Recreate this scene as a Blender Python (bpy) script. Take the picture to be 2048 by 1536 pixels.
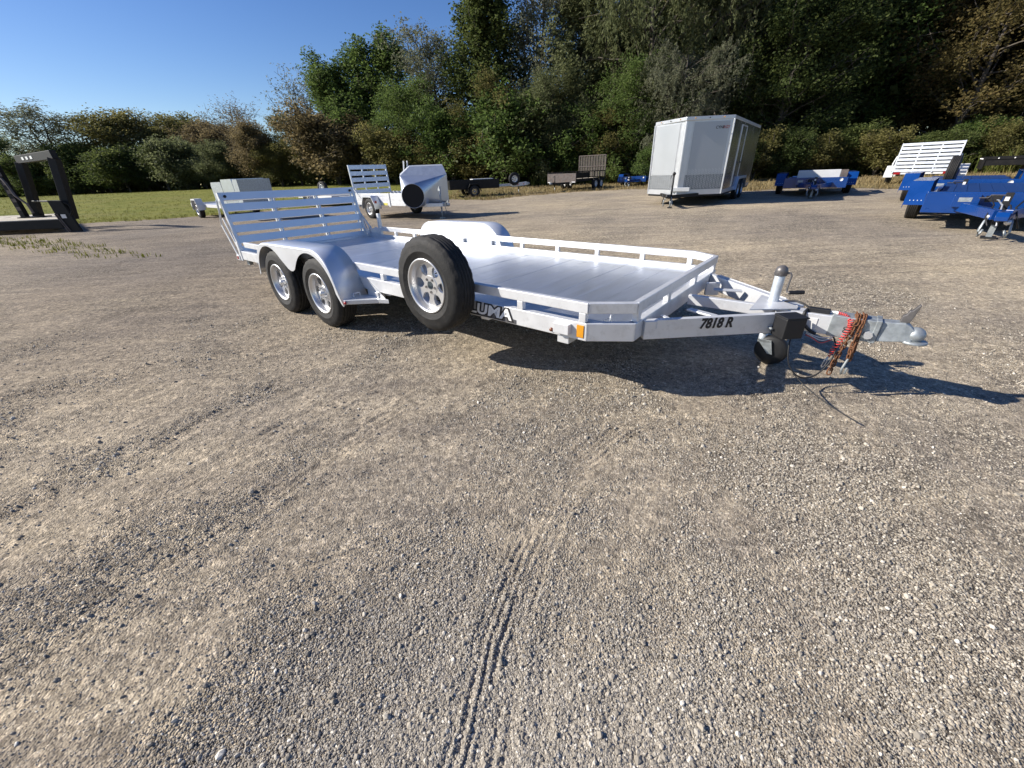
import bpy, math, random
import numpy as np
from mathutils import Vector, Matrix

for o in list(bpy.data.objects):
    bpy.data.objects.remove(o)
scene = bpy.context.scene
C = scene.collection
random.seed(7)
R = math.radians

# ------------------------------------------------------------------ camera
CAM_H, PITCH, ROLL, FPX = 1.295, 0.4988, 0.0423, 779.4
cam_d = bpy.data.cameras.new('camera')
cam_d.sensor_width = 36.0
cam_d.lens = 36.0 * FPX / 2048.0
cam_d.clip_start = 0.05
cam_d.clip_end = 1500.0
cam = bpy.data.objects.new('camera', cam_d)
C.objects.link(cam)
_F = Vector((0, math.cos(PITCH), -math.sin(PITCH)))
_U = Vector((0, math.sin(PITCH), math.cos(PITCH)))
_X = Vector((1, 0, 0))
_xr = _X * math.cos(ROLL) - _U * math.sin(ROLL)
_ur = _X * math.sin(ROLL) + _U * math.cos(ROLL)
cam.matrix_world = Matrix(((_xr.x, _ur.x, -_F.x, 0), (_xr.y, _ur.y, -_F.y, 0), (_xr.z, _ur.z, -_F.z, CAM_H), (0, 0, 0, 1)))
scene.camera = cam

# ------------------------------------------------------------------ light
SUN_EL, SUN_AZ = R(31.5), R(177.5)           # azimuth of the direction towards the sun, from +X
world = bpy.data.worlds.new('World')
scene.world = world
world.use_nodes = True
wn = world.node_tree
bg = wn.nodes['Background']
sky = wn.nodes.new('ShaderNodeTexSky')
sky.sky_type = 'NISHITA'
sky.sun_disc = False
sky.sun_elevation = SUN_EL
sky.sun_rotation = math.pi / 2 - SUN_AZ
sky.altitude = 200
sky.air_density = 1.0
sky.dust_density = 0.3
sky.ozone_density = 3.0
hs = wn.nodes.new('ShaderNodeHueSaturation')
hs.inputs['Saturation'].default_value = 1.25
hs.inputs['Hue'].default_value = 0.515
wn.links.new(sky.outputs[0], hs.inputs['Color'])
wn.links.new(hs.outputs[0], bg.inputs[0])
bg.inputs[1].default_value = 0.082
sun_d = bpy.data.lights.new('sun', 'SUN')
sun_d.energy = 5.0
sun_d.angle = R(0.53)
sun_d.color = (1.0, 0.94, 0.85)
sun = bpy.data.objects.new('sun', sun_d)
C.objects.link(sun)
sd = Vector((math.cos(SUN_AZ) * math.cos(SUN_EL), math.sin(SUN_AZ) * math.cos(SUN_EL), math.sin(SUN_EL)))
sun.rotation_euler = (-sd).to_track_quat('-Z', 'Y').to_euler()
sun.location = (-30, 0, 40)
scene.view_settings.view_transform = 'Standard'
scene.view_settings.look = 'None'
scene.view_settings.exposure = 0.62
scene.view_settings.gamma = 1.0
scene.view_settings.use_curve_mapping = False

# ------------------------------------------------------------------ noise
def _hash(ix, iy, s):
    h = (ix.astype(np.int64) * 374761393 + iy.astype(np.int64) * 668265263 + s * 974634777) & 0xFFFFFFFF
    h = ((h ^ (h >> 13)) * 1274126177) & 0xFFFFFFFF
    h = h ^ (h >> 16)
    return (h & 0xFFFFFF) / float(0xFFFFFF)

def vnoise(x, y, s=0):
    xi, yi = np.floor(x), np.floor(y)
    fx, fy = x - xi, y - yi
    fx = fx * fx * (3 - 2 * fx); fy = fy * fy * (3 - 2 * fy)
    xi = xi.astype(np.int64); yi = yi.astype(np.int64)
    a = _hash(xi, yi, s); b = _hash(xi + 1, yi, s); c = _hash(xi, yi + 1, s); d = _hash(xi + 1, yi + 1, s)
    return (a * (1 - fx) + b * fx) * (1 - fy) + (c * (1 - fx) + d * fx) * fy

def fbm(x, y, s=0, n=4):
    t, a, w = 0.0, 0.5, 0.0
    for i in range(n):
        t = t + a * vnoise(x * 2 ** i, y * 2 ** i, s + i * 17)
        w += a
        a *= 0.5
    return t / w

def sstep(a, b, x):
    t = np.clip((x - a) / (b - a), 0, 1)
    return t * t * (3 - 2 * t)

# ------------------------------------------------------------------ terrain
def terrain(x, y):
    """large forms of the ground, metres"""
    r = np.hypot(x, y)
    rise = 0.75 * sstep(24, 62, r) * sstep(3, -9, x) * sstep(0, 12, y)
    rise = rise - 0.25 * 0
    mound = 0.045 * np.exp(-((x - 1.78) ** 2 + (y - 2.40) ** 2) / 0.35 ** 2)
    return rise + mound

def tz(x, y):
    return float(terrain(np.array([x], float), np.array([y], float))[0])

def dist_poly(x, y, pts):
    """signed lateral distance to a polyline and position along it"""
    best = np.full(x.shape, 1e9); lat = np.zeros_like(x); al = np.zeros_like(x); acc = 0.0
    for (x0, y0), (x1, y1) in zip(pts[:-1], pts[1:]):
        dx, dy = x1 - x0, y1 - y0
        L = math.hypot(dx, dy)
        t = np.clip(((x - x0) * dx + (y - y0) * dy) / (L * L), 0, 1)
        ex, ey = x - (x0 + t * dx), y - (y0 + t * dy)
        d = np.hypot(ex, ey)
        s = np.sign(ex * dy - ey * dx)
        m = d < best
        best = np.where(m, d, best); lat = np.where(m, d * s, lat); al = np.where(m, acc + t * L, al)
        acc += L
    return lat, best, al, acc

TRACKS = [  # centre line, width, rib spacing, depth
    ([(-0.30, -0.3), (-0.20, 0.2), (-0.12, 0.45), (-0.08, 0.68), (0.03, 0.98), (0.16, 1.25), (0.40, 1.60)], 0.19, 0.030, 0.0055),
    ([(-0.10, -0.3), (-0.02, 0.2), (0.03, 0.45), (0.06, 0.66), (0.12, 0.95)], 0.09, 0.040, 0.0035),
    ([(-2.62, 1.05), (-2.37, 1.33), (-2.05, 1.68), (-1.79, 2.40), (-1.42, 3.23)], 0.16, 0.05, 0.008),
    ([(-1.9, 0.3), (-1.5, 0.8), (-1.2, 1.3), (-0.85, 1.95), (-0.3, 2.7)], 0.18, 0.05, 0.006),
    ([(0.25, 1.45), (0.62, 1.80), (1.0, 1.98)], 0.20, 0.034, 0.006),
    ([(1.15, 1.93), (1.6, 2.06), (2.1, 2.14)], 0.16, 0.04, 0.006),
    ([(-1.2, 0.85), (-0.75, 1.02), (-0.55, 1.12), (-0.25, 1.20)], 0.10, 0.03, 0.005),
    ([(-3.9, 2.3), (-2.9, 2.9), (-2.1, 3.4), (-1.2, 4.3)], 0.22, 0.06, 0.008),
    ([(2.6, 1.2), (1.9, 1.7), (1.5, 2.3)], 0.16, 0.04, 0.004),
    ([(-1.9, 1.1), (-1.35, 2.0), (-0.6, 3.0)], 0.18, 0.05, 0.006),
    ([(-5.2, 3.0), (-3.6, 4.4), (-2.4, 6.0)], 0.22, 0.06, 0.009),
    ([(4.8, 3.2), (2.9, 4.6), (2.2, 7.5)], 0.22, 0.06, 0.008),
    ([(5.2, 5.2), (3.4, 8.0), (2.0, 13.0)], 0.25, 0.08, 0.010),
    ([(-7.5, 4.6), (-6.0, 6.2), (-4.0, 8.5)], 0.25, 0.08, 0.012),
]

def loose(x, y):
    """how much loose crushed stone lies on the packed dirt, 0..1"""
    c, s = math.cos(R(58)), math.sin(R(58))
    u, v = x * c + y * s, -x * s + y * c
    g = 0.55 * fbm(u * 0.55, v * 1.6, 3, 4) + 0.45 * fbm(x * 1.7, y * 1.7, 9, 4)
    near = sstep(1.3, 0.5, np.hypot(x + 0.6, y - 0.2)) * 0.13
    right = 0.10 * sstep(0.2, 1.5, x) * sstep(5.5, 1.2, y)
    g = g + near + right
    return sstep(0.42, 0.70, g + 0.16 * (fbm(x * 6, y * 6, 12, 3) - 0.5))

def micro(x, y):
    g = loose(x, y)
    r = np.hypot(x, y)
    z = 0.030 * (fbm(x * 0.5, y * 0.5, 21, 3) - 0.5) * sstep(0.3, 2, r)
    z = z + 0.016 * (fbm(x * 3.1, y * 3.1, 22, 3) - 0.5)
    c, s = math.cos(R(52)), math.sin(R(52))
    u, v = x * c + y * s, -x * s + y * c
    z = z + 0.012 * (fbm(u * 1.2, v * 9.0, 25, 3) - 0.5)
    z = z + (0.004 + 0.004 * g) * (fbm(x * 22, y * 22, 23, 3) - 0.5)
    fine = sstep(5.0, 2.0, r)
    z = z + fine * (0.002 + 0.002 * g) * (vnoise(x * 110, y * 110, 24) - 0.5)
    for pts, w, sp, dp in TRACKS:
        lat, d, al, L = dist_poly(x, y, pts)
        wob = lat + 0.006 * (fbm(al * 6, lat * 0 + 1.3, 31, 2) - 0.5)
        ends = sstep(0, 0.30, al) * sstep(L, L - min(0.9, 0.45 * L), al)
        inside = sstep(w * 0.5, w * 0.5 - 0.03, d) * ends
        breakup = sstep(0.34, 0.62, fbm(al * 6 + 3, lat * 22, 33, 3))
        ridge = 1.6 * np.abs(np.cos(wob / sp * math.pi + 1.2 * fbm(al * 2.5, np.floor(lat / sp), 35, 2))) ** 3 - 0.7
        chev = np.sin((al + np.abs(lat) * 0.9) / (sp * 0.9) * 2 * math.pi) * sstep(0.15, 0.0, np.abs(np.abs(lat) - w * 0.3))
        z = z + inside * ((0.25 + 0.75 * breakup) * dp * (0.75 * ridge + 0.06 * chev) * (0.4 + 1.1 * fbm(al * 3, lat * 14, 37, 2)) - dp * 0.3)
        rim = np.exp(-((d - w * 0.5) / 0.022) ** 2) * ends
        z = z + rim * dp * 0.7 * breakup
    return z

_bx = [-400, -60, -18.3, -15.8, -13.5, -10, -5, -3.0, -0.6, 1.4, 5, 8.6, 10.2, 12.1, 15.0, 17, 19.5, 26, 40, 400]
_by = [60, 24, 18.6, 19.0, 20.8, 23.5, 24.6, 25.0, 23.4, 26.2, 28.0, 27.5, 24, 21.8, 22.5, 19.2, 17.6, 17.5, 15, 15]

def lawn_mask(x, y):
    n = 1.6 * (fbm(x * 0.35, y * 0.35, 41, 3) - 0.5) + 0.9 * (fbm(x * 1.7, y * 1.7, 43, 3) - 0.5)
    m = (y - np.interp(x, _bx, _by) + n) / 0.8
    return m

def weed_strip(x, y):
    lat, d, al, L = dist_poly(x, y, [(-7.4, 8.5), (-9.6, 9.7), (-12.5, 11.4), (-17, 13.2), (-24, 15)])
    return 0.22 + 0.06 * al - d + 0.9 * (fbm(x * 0.9, y * 0.9, 47, 3) - 0.5)

# ------------------------------------------------------------------ materials
MATS = {}
def nodes_of(name):
    m = bpy.data.materials.new(name)
    m.use_nodes = True
    nt = m.node_tree
    return m, nt, nt.nodes['Principled BSDF']

def N(nt, t, **kw):
    n = nt.nodes.new(t)
    for k, v in kw.items():
        setattr(n, k, v)
    return n

def simple(name, col, rough=0.5, metal=0.0, var=0.12, scale=6.0, bump=0.0, bscale=60.0, dirt=None, stretch=None, coat=0.0, spec=None):
    if name in MATS: return MATS[name]
    m, nt, p = nodes_of(name)
    L = nt.links.new
    tc = N(nt, 'ShaderNodeTexCoord')
    src = tc.outputs['Object']
    if stretch:
        mp = N(nt, 'ShaderNodeMapping'); mp.inputs['Scale'].default_value = stretch
        L(src, mp.inputs[0]); src = mp.outputs[0]
    nz = N(nt, 'ShaderNodeTexNoise'); nz.inputs['Scale'].default_value = scale; nz.inputs['Detail'].default_value = 6
    L(src, nz.inputs['Vector'])
    rp = N(nt, 'ShaderNodeValToRGB')
    e = rp.color_ramp.elements
    e[0].position, e[1].position = 0.3, 0.7
    e[0].color = tuple(c * (1 - var) for c in col) + (1,)
    e[1].color = tuple(min(1, c * (1 + var)) for c in col) + (1,)
    L(nz.outputs[0], rp.inputs[0])
    out = rp.outputs[0]
    if dirt:
        dcol, amt, dscale = dirt
        n2 = N(nt, 'ShaderNodeTexNoise'); n2.inputs['Scale'].default_value = dscale; n2.inputs['Detail'].default_value = 8; n2.inputs['Roughness'].default_value = 0.7
        L(src, n2.inputs['Vector'])
        mr = N(nt, 'ShaderNodeMapRange'); mr.inputs[1].default_value = 0.52; mr.inputs[2].default_value = 0.75; mr.inputs[3].default_value = 0; mr.inputs[4].default_value = amt
        L(n2.outputs[0], mr.inputs[0])
        mx = N(nt, 'ShaderNodeMixRGB'); mx.inputs[2].default_value = dcol + (1,)
        L(mr.outputs[0], mx.inputs[0]); L(out, mx.inputs[1]); out = mx.outputs[0]
    L(out, p.inputs['Base Color'])
    p.inputs['Metallic'].default_value = metal
    mr2 = N(nt, 'ShaderNodeMapRange'); mr2.inputs[3].default_value = max(0.03, rough - 0.1); mr2.inputs[4].default_value = min(1, rough + 0.1)
    L(nz.outputs[0], mr2.inputs[0]); L(mr2.outputs[0], p.inputs['Roughness'])
    if coat: p.inputs['Coat Weight'].default_value = coat; p.inputs['Coat Roughness'].default_value = 0.1
    if spec is not None: p.inputs['Specular IOR Level'].default_value = spec
    if bump:
        n3 = N(nt, 'ShaderNodeTexNoise'); n3.inputs['Scale'].default_value = bscale; n3.inputs['Detail'].default_value = 4
        L(src, n3.inputs['Vector'])
        b = N(nt, 'ShaderNodeBump'); b.inputs['Strength'].default_value = bump; b.inputs['Distance'].default_value = 0.01
        L(n3.outputs[0], b.inputs['Height']); L(b.outputs[0], p.inputs['Normal'])
    MATS[name] = m
    return m

ALU = simple('mill_aluminium', (0.72, 0.73, 0.74), 0.42, 0.40, 0.05, 9, 0.05, 40, dirt=((0.46, 0.46, 0.45), 0.6, 14))
ALU_DECK = simple('deck_aluminium', (0.66, 0.69, 0.74), 0.36, 0.85, 0.06, 3, 0.0, 20, dirt=((0.52, 0.53, 0.56), 0.35, 1.6), stretch=(6, 1, 1))
ALU_SHEET = simple('fender_aluminium', (0.73, 0.75, 0.78), 0.38, 0.5, 0.03, 4, 0.03, 12)
ALU_RIM = simple('polished_rim', (0.66, 0.66, 0.66), 0.33, 0.7, 0.06, 8)
RUBBER = simple('tyre_rubber', (0.019, 0.0185, 0.018), 0.7, 0, 0.25, 18, 0.25, 90, dirt=((0.11, 0.095, 0.075), 0.28, 20), spec=0.3)
GALV = simple('galvanised_steel', (0.36, 0.39, 0.40), 0.5, 0.55, 0.22, 25, 0.1, 60)
JACKZ = simple('zinc_tube', (0.62, 0.66, 0.70), 0.42, 0.5, 0.08, 20)
DARKCAP = simple('grey_steel', (0.16, 0.15, 0.145), 0.45, 0.5, 0.2, 25)
BLACK = simple('black_plastic', (0.012, 0.012, 0.013), 0.55, 0, 0.2, 12)
BLACKPAINT = simple('black_steel_paint', (0.010, 0.0095, 0.0095), 0.55, 0.0, 0.25, 5, dirt=((0.05, 0.04, 0.03), 0.35, 7), spec=0.25)
RUST = simple('rusty_steel', (0.17, 0.075, 0.035), 0.85, 0.2, 0.45, 60, 0.4, 150, dirt=((0.06, 0.03, 0.02), 0.8, 40))
RUSTYGREY = simple('weathered_steel', (0.13, 0.11, 0.10), 0.8, 0.1, 0.3, 8, dirt=((0.2, 0.10, 0.05), 0.6, 6))
RED = simple('red_plastic', (0.65, 0.07, 0.06), 0.4, 0, 0.1, 20)
AMBER = simple('amber_lens', (0.65, 0.28, 0.02), 0.25, 0, 0.1, 20)
REDLENS = simple('red_lens', (0.30, 0.01, 0.012), 0.25, 0, 0.1, 20)
WHITE = simple('white_paint', (0.66, 0.66, 0.65), 0.4, 0, 0.04, 6)
WHITEPL = simple('white_plastic', (0.75, 0.75, 0.74), 0.5, 0, 0.04, 6)
BLUE = simple('blue_paint', (0.002, 0.042, 0.20), 0.28, 0, 0.08, 3, coat=0.5)
BLUED = simple('blue_deck', (0.006, 0.04, 0.16), 0.5, 0, 0.15, 8)
SKIN = simple('silver_skin', (0.56, 0.58, 0.60), 0.26, 0.85, 0.03, 2)
SKINS = simple('mirror_skin', (0.50, 0.52, 0.54), 0.24, 0.97, 0.03, 2)
SKINW = simple('pearl_skin', (0.43, 0.45, 0.465), 0.35, 0.35, 0.02, 2)
TRIM = simple('bright_trim', (0.64, 0.65, 0.66), 0.35, 0.6, 0.04, 6)
WOOD = simple('bleached_board', (0.62, 0.55, 0.43), 0.85, 0, 0.22, 5, 0.2, 40, stretch=(1, 8, 8), dirt=((0.2, 0.17, 0.13), 0.6, 6))
LETTER = simple('black_letter', (0.015, 0.015, 0.017), 0.5, 0, 0.1, 5)
LETTERW = simple('white_letter', (0.80, 0.80, 0.78), 0.45, 0, 0.03, 5)
LETTERG = simple('decal_grey', (0.075, 0.075, 0.08), 0.5, 0, 0.1, 20)
LETTERR = simple('red_letter', (0.35, 0.04, 0.04), 0.5, 0, 0.1, 5)
YELLOW = simple('yellow_plate', (0.62, 0.55, 0.10), 0.5, 0, 0.1, 30)
LIME = simple('lime_sticker', (0.32, 0.75, 0.10), 0.5, 0, 0.05, 30)
HOODM = simple('brushed_sheet', (0.50, 0.54, 0.60), 0.34, 0.75, 0.04, 4)
TREAD = simple('tread_plate_dimmed', (0.26, 0.275, 0.29), 0.4, 0.7, 0.1, 10)  # plate colour darkened so the studs read as sky glints
HOLE = simple('black_duct', (0.010, 0.010, 0.011), 0.8, 0, 0.2, 10)
MESHM = simple('old_mesh', (0.20, 0.18, 0.15), 0.85, 0.1, 0.2, 8)
ALU_BACK = simple('distant_aluminium', (0.68, 0.70, 0.72), 0.4, 0.6, 0.08, 8)
REFL = simple('reflector', (0.7, 0.7, 0.72), 0.3, 0.2, 0.05, 20)

def leaf_mat(name, stops, trans=0.52):
    m, nt, p = nodes_of(name)
    L = nt.links.new
    g = N(nt, 'ShaderNodeNewGeometry')
    oi = N(nt, 'ShaderNodeObjectInfo')
    tc = N(nt, 'ShaderNodeTexCoord')
    nz = N(nt, 'ShaderNodeTexNoise'); nz.inputs['Scale'].default_value = 0.45; nz.inputs['Detail'].default_value = 3
    L(tc.outputs['Object'], nz.inputs['Vector'])
    a = N(nt, 'ShaderNodeMath', operation='MULTIPLY'); a.inputs[1].default_value = 0.5
    L(g.outputs['Random Per Island'], a.inputs[0])
    b = N(nt, 'ShaderNodeMath', operation='MULTIPLY_ADD'); b.inputs[1].default_value = 1.1
    L(nz.outputs[0], b.inputs[0]); L(a.outputs[0], b.inputs[2])
    c = N(nt, 'ShaderNodeMath', operation='MULTIPLY_ADD'); c.inputs[1].default_value = 0.22
    L(oi.outputs['Random'], c.inputs[0]); L(b.outputs[0], c.inputs[2])
    d = N(nt, 'ShaderNodeMath', operation='SUBTRACT'); d.inputs[1].default_value = 0.42
    L(c.outputs[0], d.inputs[0])
    rp = N(nt, 'ShaderNodeValToRGB')
    el = rp.color_ramp.elements
    while len(el) < len(stops): el.new(0.5)
    for e, (pos, col) in zip(el, stops):
        e.position = pos; e.color = col + (1,)
    L(d.outputs[0], rp.inputs[0])
    L(rp.outputs[0], p.inputs['Base Color'])
    p.inputs['Roughness'].default_value = 0.6
    p.inputs['Specular IOR Level'].default_value = 0.15
    tr = N(nt, 'ShaderNodeBsdfTranslucent')
    L(rp.outputs[0], tr.inputs[0])
    mx = N(nt, 'ShaderNodeMixShader'); mx.inputs[0].default_value = trans
    out = nt.nodes['Material Output']
    L(p.outputs[0], mx.inputs[1]); L(tr.outputs[0], mx.inputs[2]); L(mx.outputs[0], out.inputs[0])
    return m

LEAF = {
    'green': leaf_mat('green_leaf', [(0.1, (0.0624, 0.1014, 0.0260)), (0.5, (0.1105, 0.1625, 0.0442)), (0.9, (0.1820, 0.2340, 0.0715))]),
    'olive': leaf_mat('olive_leaf', [(0.1, (0.1040, 0.1040, 0.0338)), (0.5, (0.1755, 0.1664, 0.0572)), (0.9, (0.2730, 0.2340, 0.0910))]),
    'willow': leaf_mat('willow_leaf', [(0.1, (0.0910, 0.1066, 0.0468)), (0.5, (0.1560, 0.1755, 0.0806)), (0.9, (0.2340, 0.2470, 0.1235))]),
    'greygreen': leaf_mat('grey_green_leaf', [(0.1, (0.1170, 0.1274, 0.0780)), (0.5, (0.1820, 0.1924, 0.1196)), (0.9, (0.2600, 0.2600, 0.1690))]),
    'rust': leaf_mat('rust_leaf', [(0.1, (0.085, 0.078, 0.030)), (0.5, (0.150, 0.122, 0.046)), (0.9, (0.22, 0.165, 0.068))]),
    'brown': leaf_mat('brown_leaf', [(0.1, (0.1235, 0.0962, 0.0520)), (0.5, (0.1950, 0.1560, 0.0806)), (0.9, (0.2730, 0.2145, 0.1105))]),
    'dark': leaf_mat('dark_leaf', [(0.1, (0.0494, 0.0728, 0.0234)), (0.5, (0.0910, 0.1196, 0.0364)), (0.9, (0.1625, 0.1885, 0.0585))]),
}
BARK = simple('grey_bark', (0.10, 0.085, 0.068), 0.9, 0, 0.3, 5, 0.5, 20)
GRASSM = leaf_mat('grass_blade', [(0.1, (0.11, 0.135, 0.022)), (0.5, (0.205, 0.205, 0.040)), (0.9, (0.29, 0.26, 0.075))], 0.25)
DRYM = leaf_mat('dry_grass_blade', [(0.1, (0.20, 0.15, 0.07)), (0.5, (0.30, 0.23, 0.11)), (0.9, (0.40, 0.31, 0.16))], 0.25)
WEEDM = leaf_mat('weed_leaf', [(0.1, (0.05, 0.075, 0.018)), (0.5, (0.11, 0.13, 0.032)), (0.9, (0.19, 0.18, 0.06))], 0.3)

def gravel_mat():
    m, nt, p = nodes_of('packed_gravel')
    L = nt.links.new
    geo = N(nt, 'ShaderNodeNewGeometry')
    at = N(nt, 'ShaderNodeAttribute', attribute_name='loose')
    def noise(sc, det=4, ro=0.6):
        n = N(nt, 'ShaderNodeTexNoise'); n.inputs['Scale'].default_value = sc; n.inputs['Detail'].default_value = det; n.inputs['Roughness'].default_value = ro
        L(geo.outputs['Position'], n.inputs['Vector']); return n
    def ramp(src, a, ca, b, cb):
        r = N(nt, 'ShaderNodeValToRGB'); e = r.color_ramp.elements
        e[0].position, e[1].position = a, b; e[0].color = ca + (1,); e[1].color = cb + (1,)
        L(src, r.inputs[0]); return r
    def mix(fac, a, b, t='MIX'):
        x = N(nt, 'ShaderNodeMixRGB', blend_type=t)
        if isinstance(fac, float): x.inputs[0].default_value = fac
        else: L(fac, x.inputs[0])
        L(a, x.inputs[1]); L(b, x.inputs[2]); return x
    dirt = ramp(noise(0.9, 6).outputs[0], 0.35, (0.375, 0.320, 0.243), 0.68, (0.515, 0.446, 0.342))
    # single stones: one colour per voronoi cell
    vo = N(nt, 'ShaderNodeTexVoronoi'); vo.inputs['Scale'].default_value = 150; L(geo.outputs['Position'], vo.inputs['Vector'])
    vo2 = N(nt, 'ShaderNodeTexVoronoi'); vo2.inputs['Scale'].default_value = 38; L(geo.outputs['Position'], vo2.inputs['Vector'])
    sep = N(nt, 'ShaderNodeSeparateColor'); L(vo.outputs['Color'], sep.inputs[0])
    sep2 = N(nt, 'ShaderNodeSeparateColor'); L(vo2.outputs['Color'], sep2.inputs[0])
    stone = N(nt, 'ShaderNodeValToRGB')
    e = stone.color_ramp.elements
    e[0].position = 0.0; e[0].color = (0.21, 0.188, 0.156, 1)
    e[1].position = 0.6; e[1].color = (0.42, 0.370, 0.298, 1)
    k = e.new(0.92); k.color = (0.54, 0.485, 0.395, 1)
    k = e.new(1.0); k.color = (0.72, 0.67, 0.58, 1)
    L(sep.outputs[0], stone.inputs[0])
    grit = mix(0.45, dirt.outputs[0], stone.outputs[0])
    m1 = N(nt, 'ShaderNodeMath', operation='MULTIPLY_ADD'); m1.inputs[1].default_value = 0.75; m1.inputs[2].default_value = 0.12
    L(at.outputs['Fac'], m1.inputs[0])
    col = mix(m1.outputs[0], grit.outputs[0], stone.outputs[0])
    # broad tone: purplish grey on the left, tan where driven
    tone = ramp(noise(0.16, 3).outputs[0], 0.38, (0.78, 0.78, 0.80), 0.62, (1.10, 1.07, 1.00))
    col = mix(1.0, col.outputs[0], tone.outputs[0], 'MULTIPLY')
    stain = ramp(noise(2.3, 5, 0.7).outputs[0], 0.30, (0.80, 0.79, 0.78), 0.48, (1, 1, 1))
    col = mix(0.8, col.outputs[0], stain.outputs[0], 'MULTIPLY')
    chip = N(nt, 'ShaderNodeValToRGB'); ce = chip.color_ramp.elements
    chip.color_ramp.interpolation = 'CONSTANT'
    ce[0].position = 0.0; ce[0].color = (0.60, 0.60, 0.61, 1); ce[1].position = 0.16; ce[1].color = (0.97, 0.97, 0.96, 1)
    k = ce.new(0.62); k.color = (1.06, 1.05, 1.04, 1)
    k = ce.new(0.86); k.color = (1.48, 1.46, 1.42, 1)
    L(sep2.outputs[0], chip.inputs[0])
    m3 = N(nt, 'ShaderNodeMath', operation='MULTIPLY_ADD'); m3.inputs[1].default_value = 0.40; m3.inputs[2].default_value = 0.50
    L(at.outputs['Fac'], m3.inputs[0])
    col = mix(m3.outputs[0], col.outputs[0], mix(1.0, col.outputs[0], chip.outputs[0], 'MULTIPLY').outputs[0])
    mp = N(nt, 'ShaderNodeMapping'); mp.inputs['Rotation'].default_value = (0, 0, R(-50)); mp.inputs['Scale'].default_value = (0.35, 3.2, 1)
    L(geo.outputs['Position'], mp.inputs[0])
    st = N(nt, 'ShaderNodeTexNoise'); st.inputs['Scale'].default_value = 1.4; st.inputs['Detail'].default_value = 7; st.inputs['Roughness'].default_value = 0.68
    L(mp.outputs[0], st.inputs['Vector'])
    col = mix(0.9, col.outputs[0], ramp(st.outputs[0], 0.34, (0.76, 0.75, 0.75), 0.62, (1.16, 1.14, 1.08)).outputs[0], 'MULTIPLY')
    col = mix(0.9, col.outputs[0], ramp(noise(17, 5, 0.75).outputs[0], 0.36, (0.66, 0.65, 0.64), 0.64, (1.26, 1.25, 1.23)).outputs[0], 'MULTIPLY')
    col = mix(0.9, col.outputs[0], ramp(noise(60, 3, 0.7).outputs[0], 0.34, (0.62, 0.61, 0.60), 0.66, (1.32, 1.31, 1.29)).outputs[0], 'MULTIPLY')
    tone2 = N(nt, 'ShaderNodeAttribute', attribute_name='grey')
    greyc = N(nt, 'ShaderNodeRGB'); greyc.outputs[0].default_value = (0.62, 0.61, 0.63, 1)  # darkens the left: greyer gravel plus backlit shading put into the colour
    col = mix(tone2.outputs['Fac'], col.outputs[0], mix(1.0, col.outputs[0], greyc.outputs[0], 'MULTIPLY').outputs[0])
    L(col.outputs[0], p.inputs['Base Color'])
    p.inputs['Roughness'].default_value = 0.93
    p.inputs['Specular IOR Level'].default_value = 0.2
    h = N(nt, 'ShaderNodeMath', operation='MULTIPLY_ADD'); h.inputs[1].default_value = -1.0; h.inputs[2].default_value = 0.5
    L(vo.outputs['Distance'], h.inputs[0])
    h2 = N(nt, 'ShaderNodeMath', operation='MULTIPLY'); L(h.outputs[0], h2.inputs[0])
    am = N(nt, 'ShaderNodeMath', operation='MULTIPLY_ADD'); am.inputs[1].default_value = 0.9; am.inputs[2].default_value = 0.30
    L(at.outputs['Fac'], am.inputs[0]); L(am.outputs[0], h2.inputs[1])
    h3 = N(nt, 'ShaderNodeMath', operation='MULTIPLY_ADD'); h3.inputs[1].default_value = 0.8
    L(noise(30, 5, 0.65).outputs[0], h3.inputs[0]); L(h2.outputs[0], h3.inputs[2])
    h4 = N(nt, 'ShaderNodeMath', operation='MULTIPLY_ADD'); h4.inputs[1].default_value = 2.5
    L(noise(5, 5, 0.7).outputs[0], h4.inputs[0]); L(h3.outputs[0], h4.inputs[2])
    b = N(nt, 'ShaderNodeBump'); b.inputs['Strength'].default_value = 0.9; b.inputs['Distance'].default_value = 0.010
    L(h4.outputs[0], b.inputs['Height']); L(b.outputs[0], p.inputs['Normal'])
    return m

def lawn_mat():
    m, nt, p = nodes_of('mown_grass')
    L = nt.links.new
    geo = N(nt, 'ShaderNodeNewGeometry')
    at = N(nt, 'ShaderNodeAttribute', attribute_name='dry')
    def noise(sc, det=4):
        n = N(nt, 'ShaderNodeTexNoise'); n.inputs['Scale'].default_value = sc; n.inputs['Detail'].default_value = det; n.inputs['Roughness'].default_value = 0.65
        L(geo.outputs['Position'], n.inputs['Vector']); return n
    g = N(nt, 'ShaderNodeValToRGB'); e = g.color_ramp.elements
    e[0].position, e[1].position = 0.3, 0.7; e[0].color = (0.125, 0.148, 0.026, 1); e[1].color = (0.235, 0.222, 0.050, 1)
    L(noise(0.55, 7).outputs[0], g.inputs[0])
    d = N(nt, 'ShaderNodeValToRGB'); e = d.color_ramp.elements
    e[0].position, e[1].position = 0.3, 0.7; e[0].color = (0.15, 0.115, 0.06, 1); e[1].color = (0.30, 0.23, 0.13, 1)
    L(noise(1.2, 7).outputs[0], d.inputs[0])
    mx = N(nt, 'ShaderNodeMixRGB'); L(at.outputs['Fac'], mx.inputs[0]); L(g.outputs[0], mx.inputs[1]); L(d.outputs[0], mx.inputs[2])
    L(mx.outputs[0], p.inputs['Base Color'])
    p.inputs['Roughness'].default_value = 0.95; p.inputs['Specular IOR Level'].default_value = 0.1
    b = N(nt, 'ShaderNodeBump'); b.inputs['Strength'].default_value = 1.0; b.inputs['Distance'].default_value = 0.06
    L(noise(9, 6).outputs[0], b.inputs['Height']); L(b.outputs[0], p.inputs['Normal'])
    return m

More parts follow.
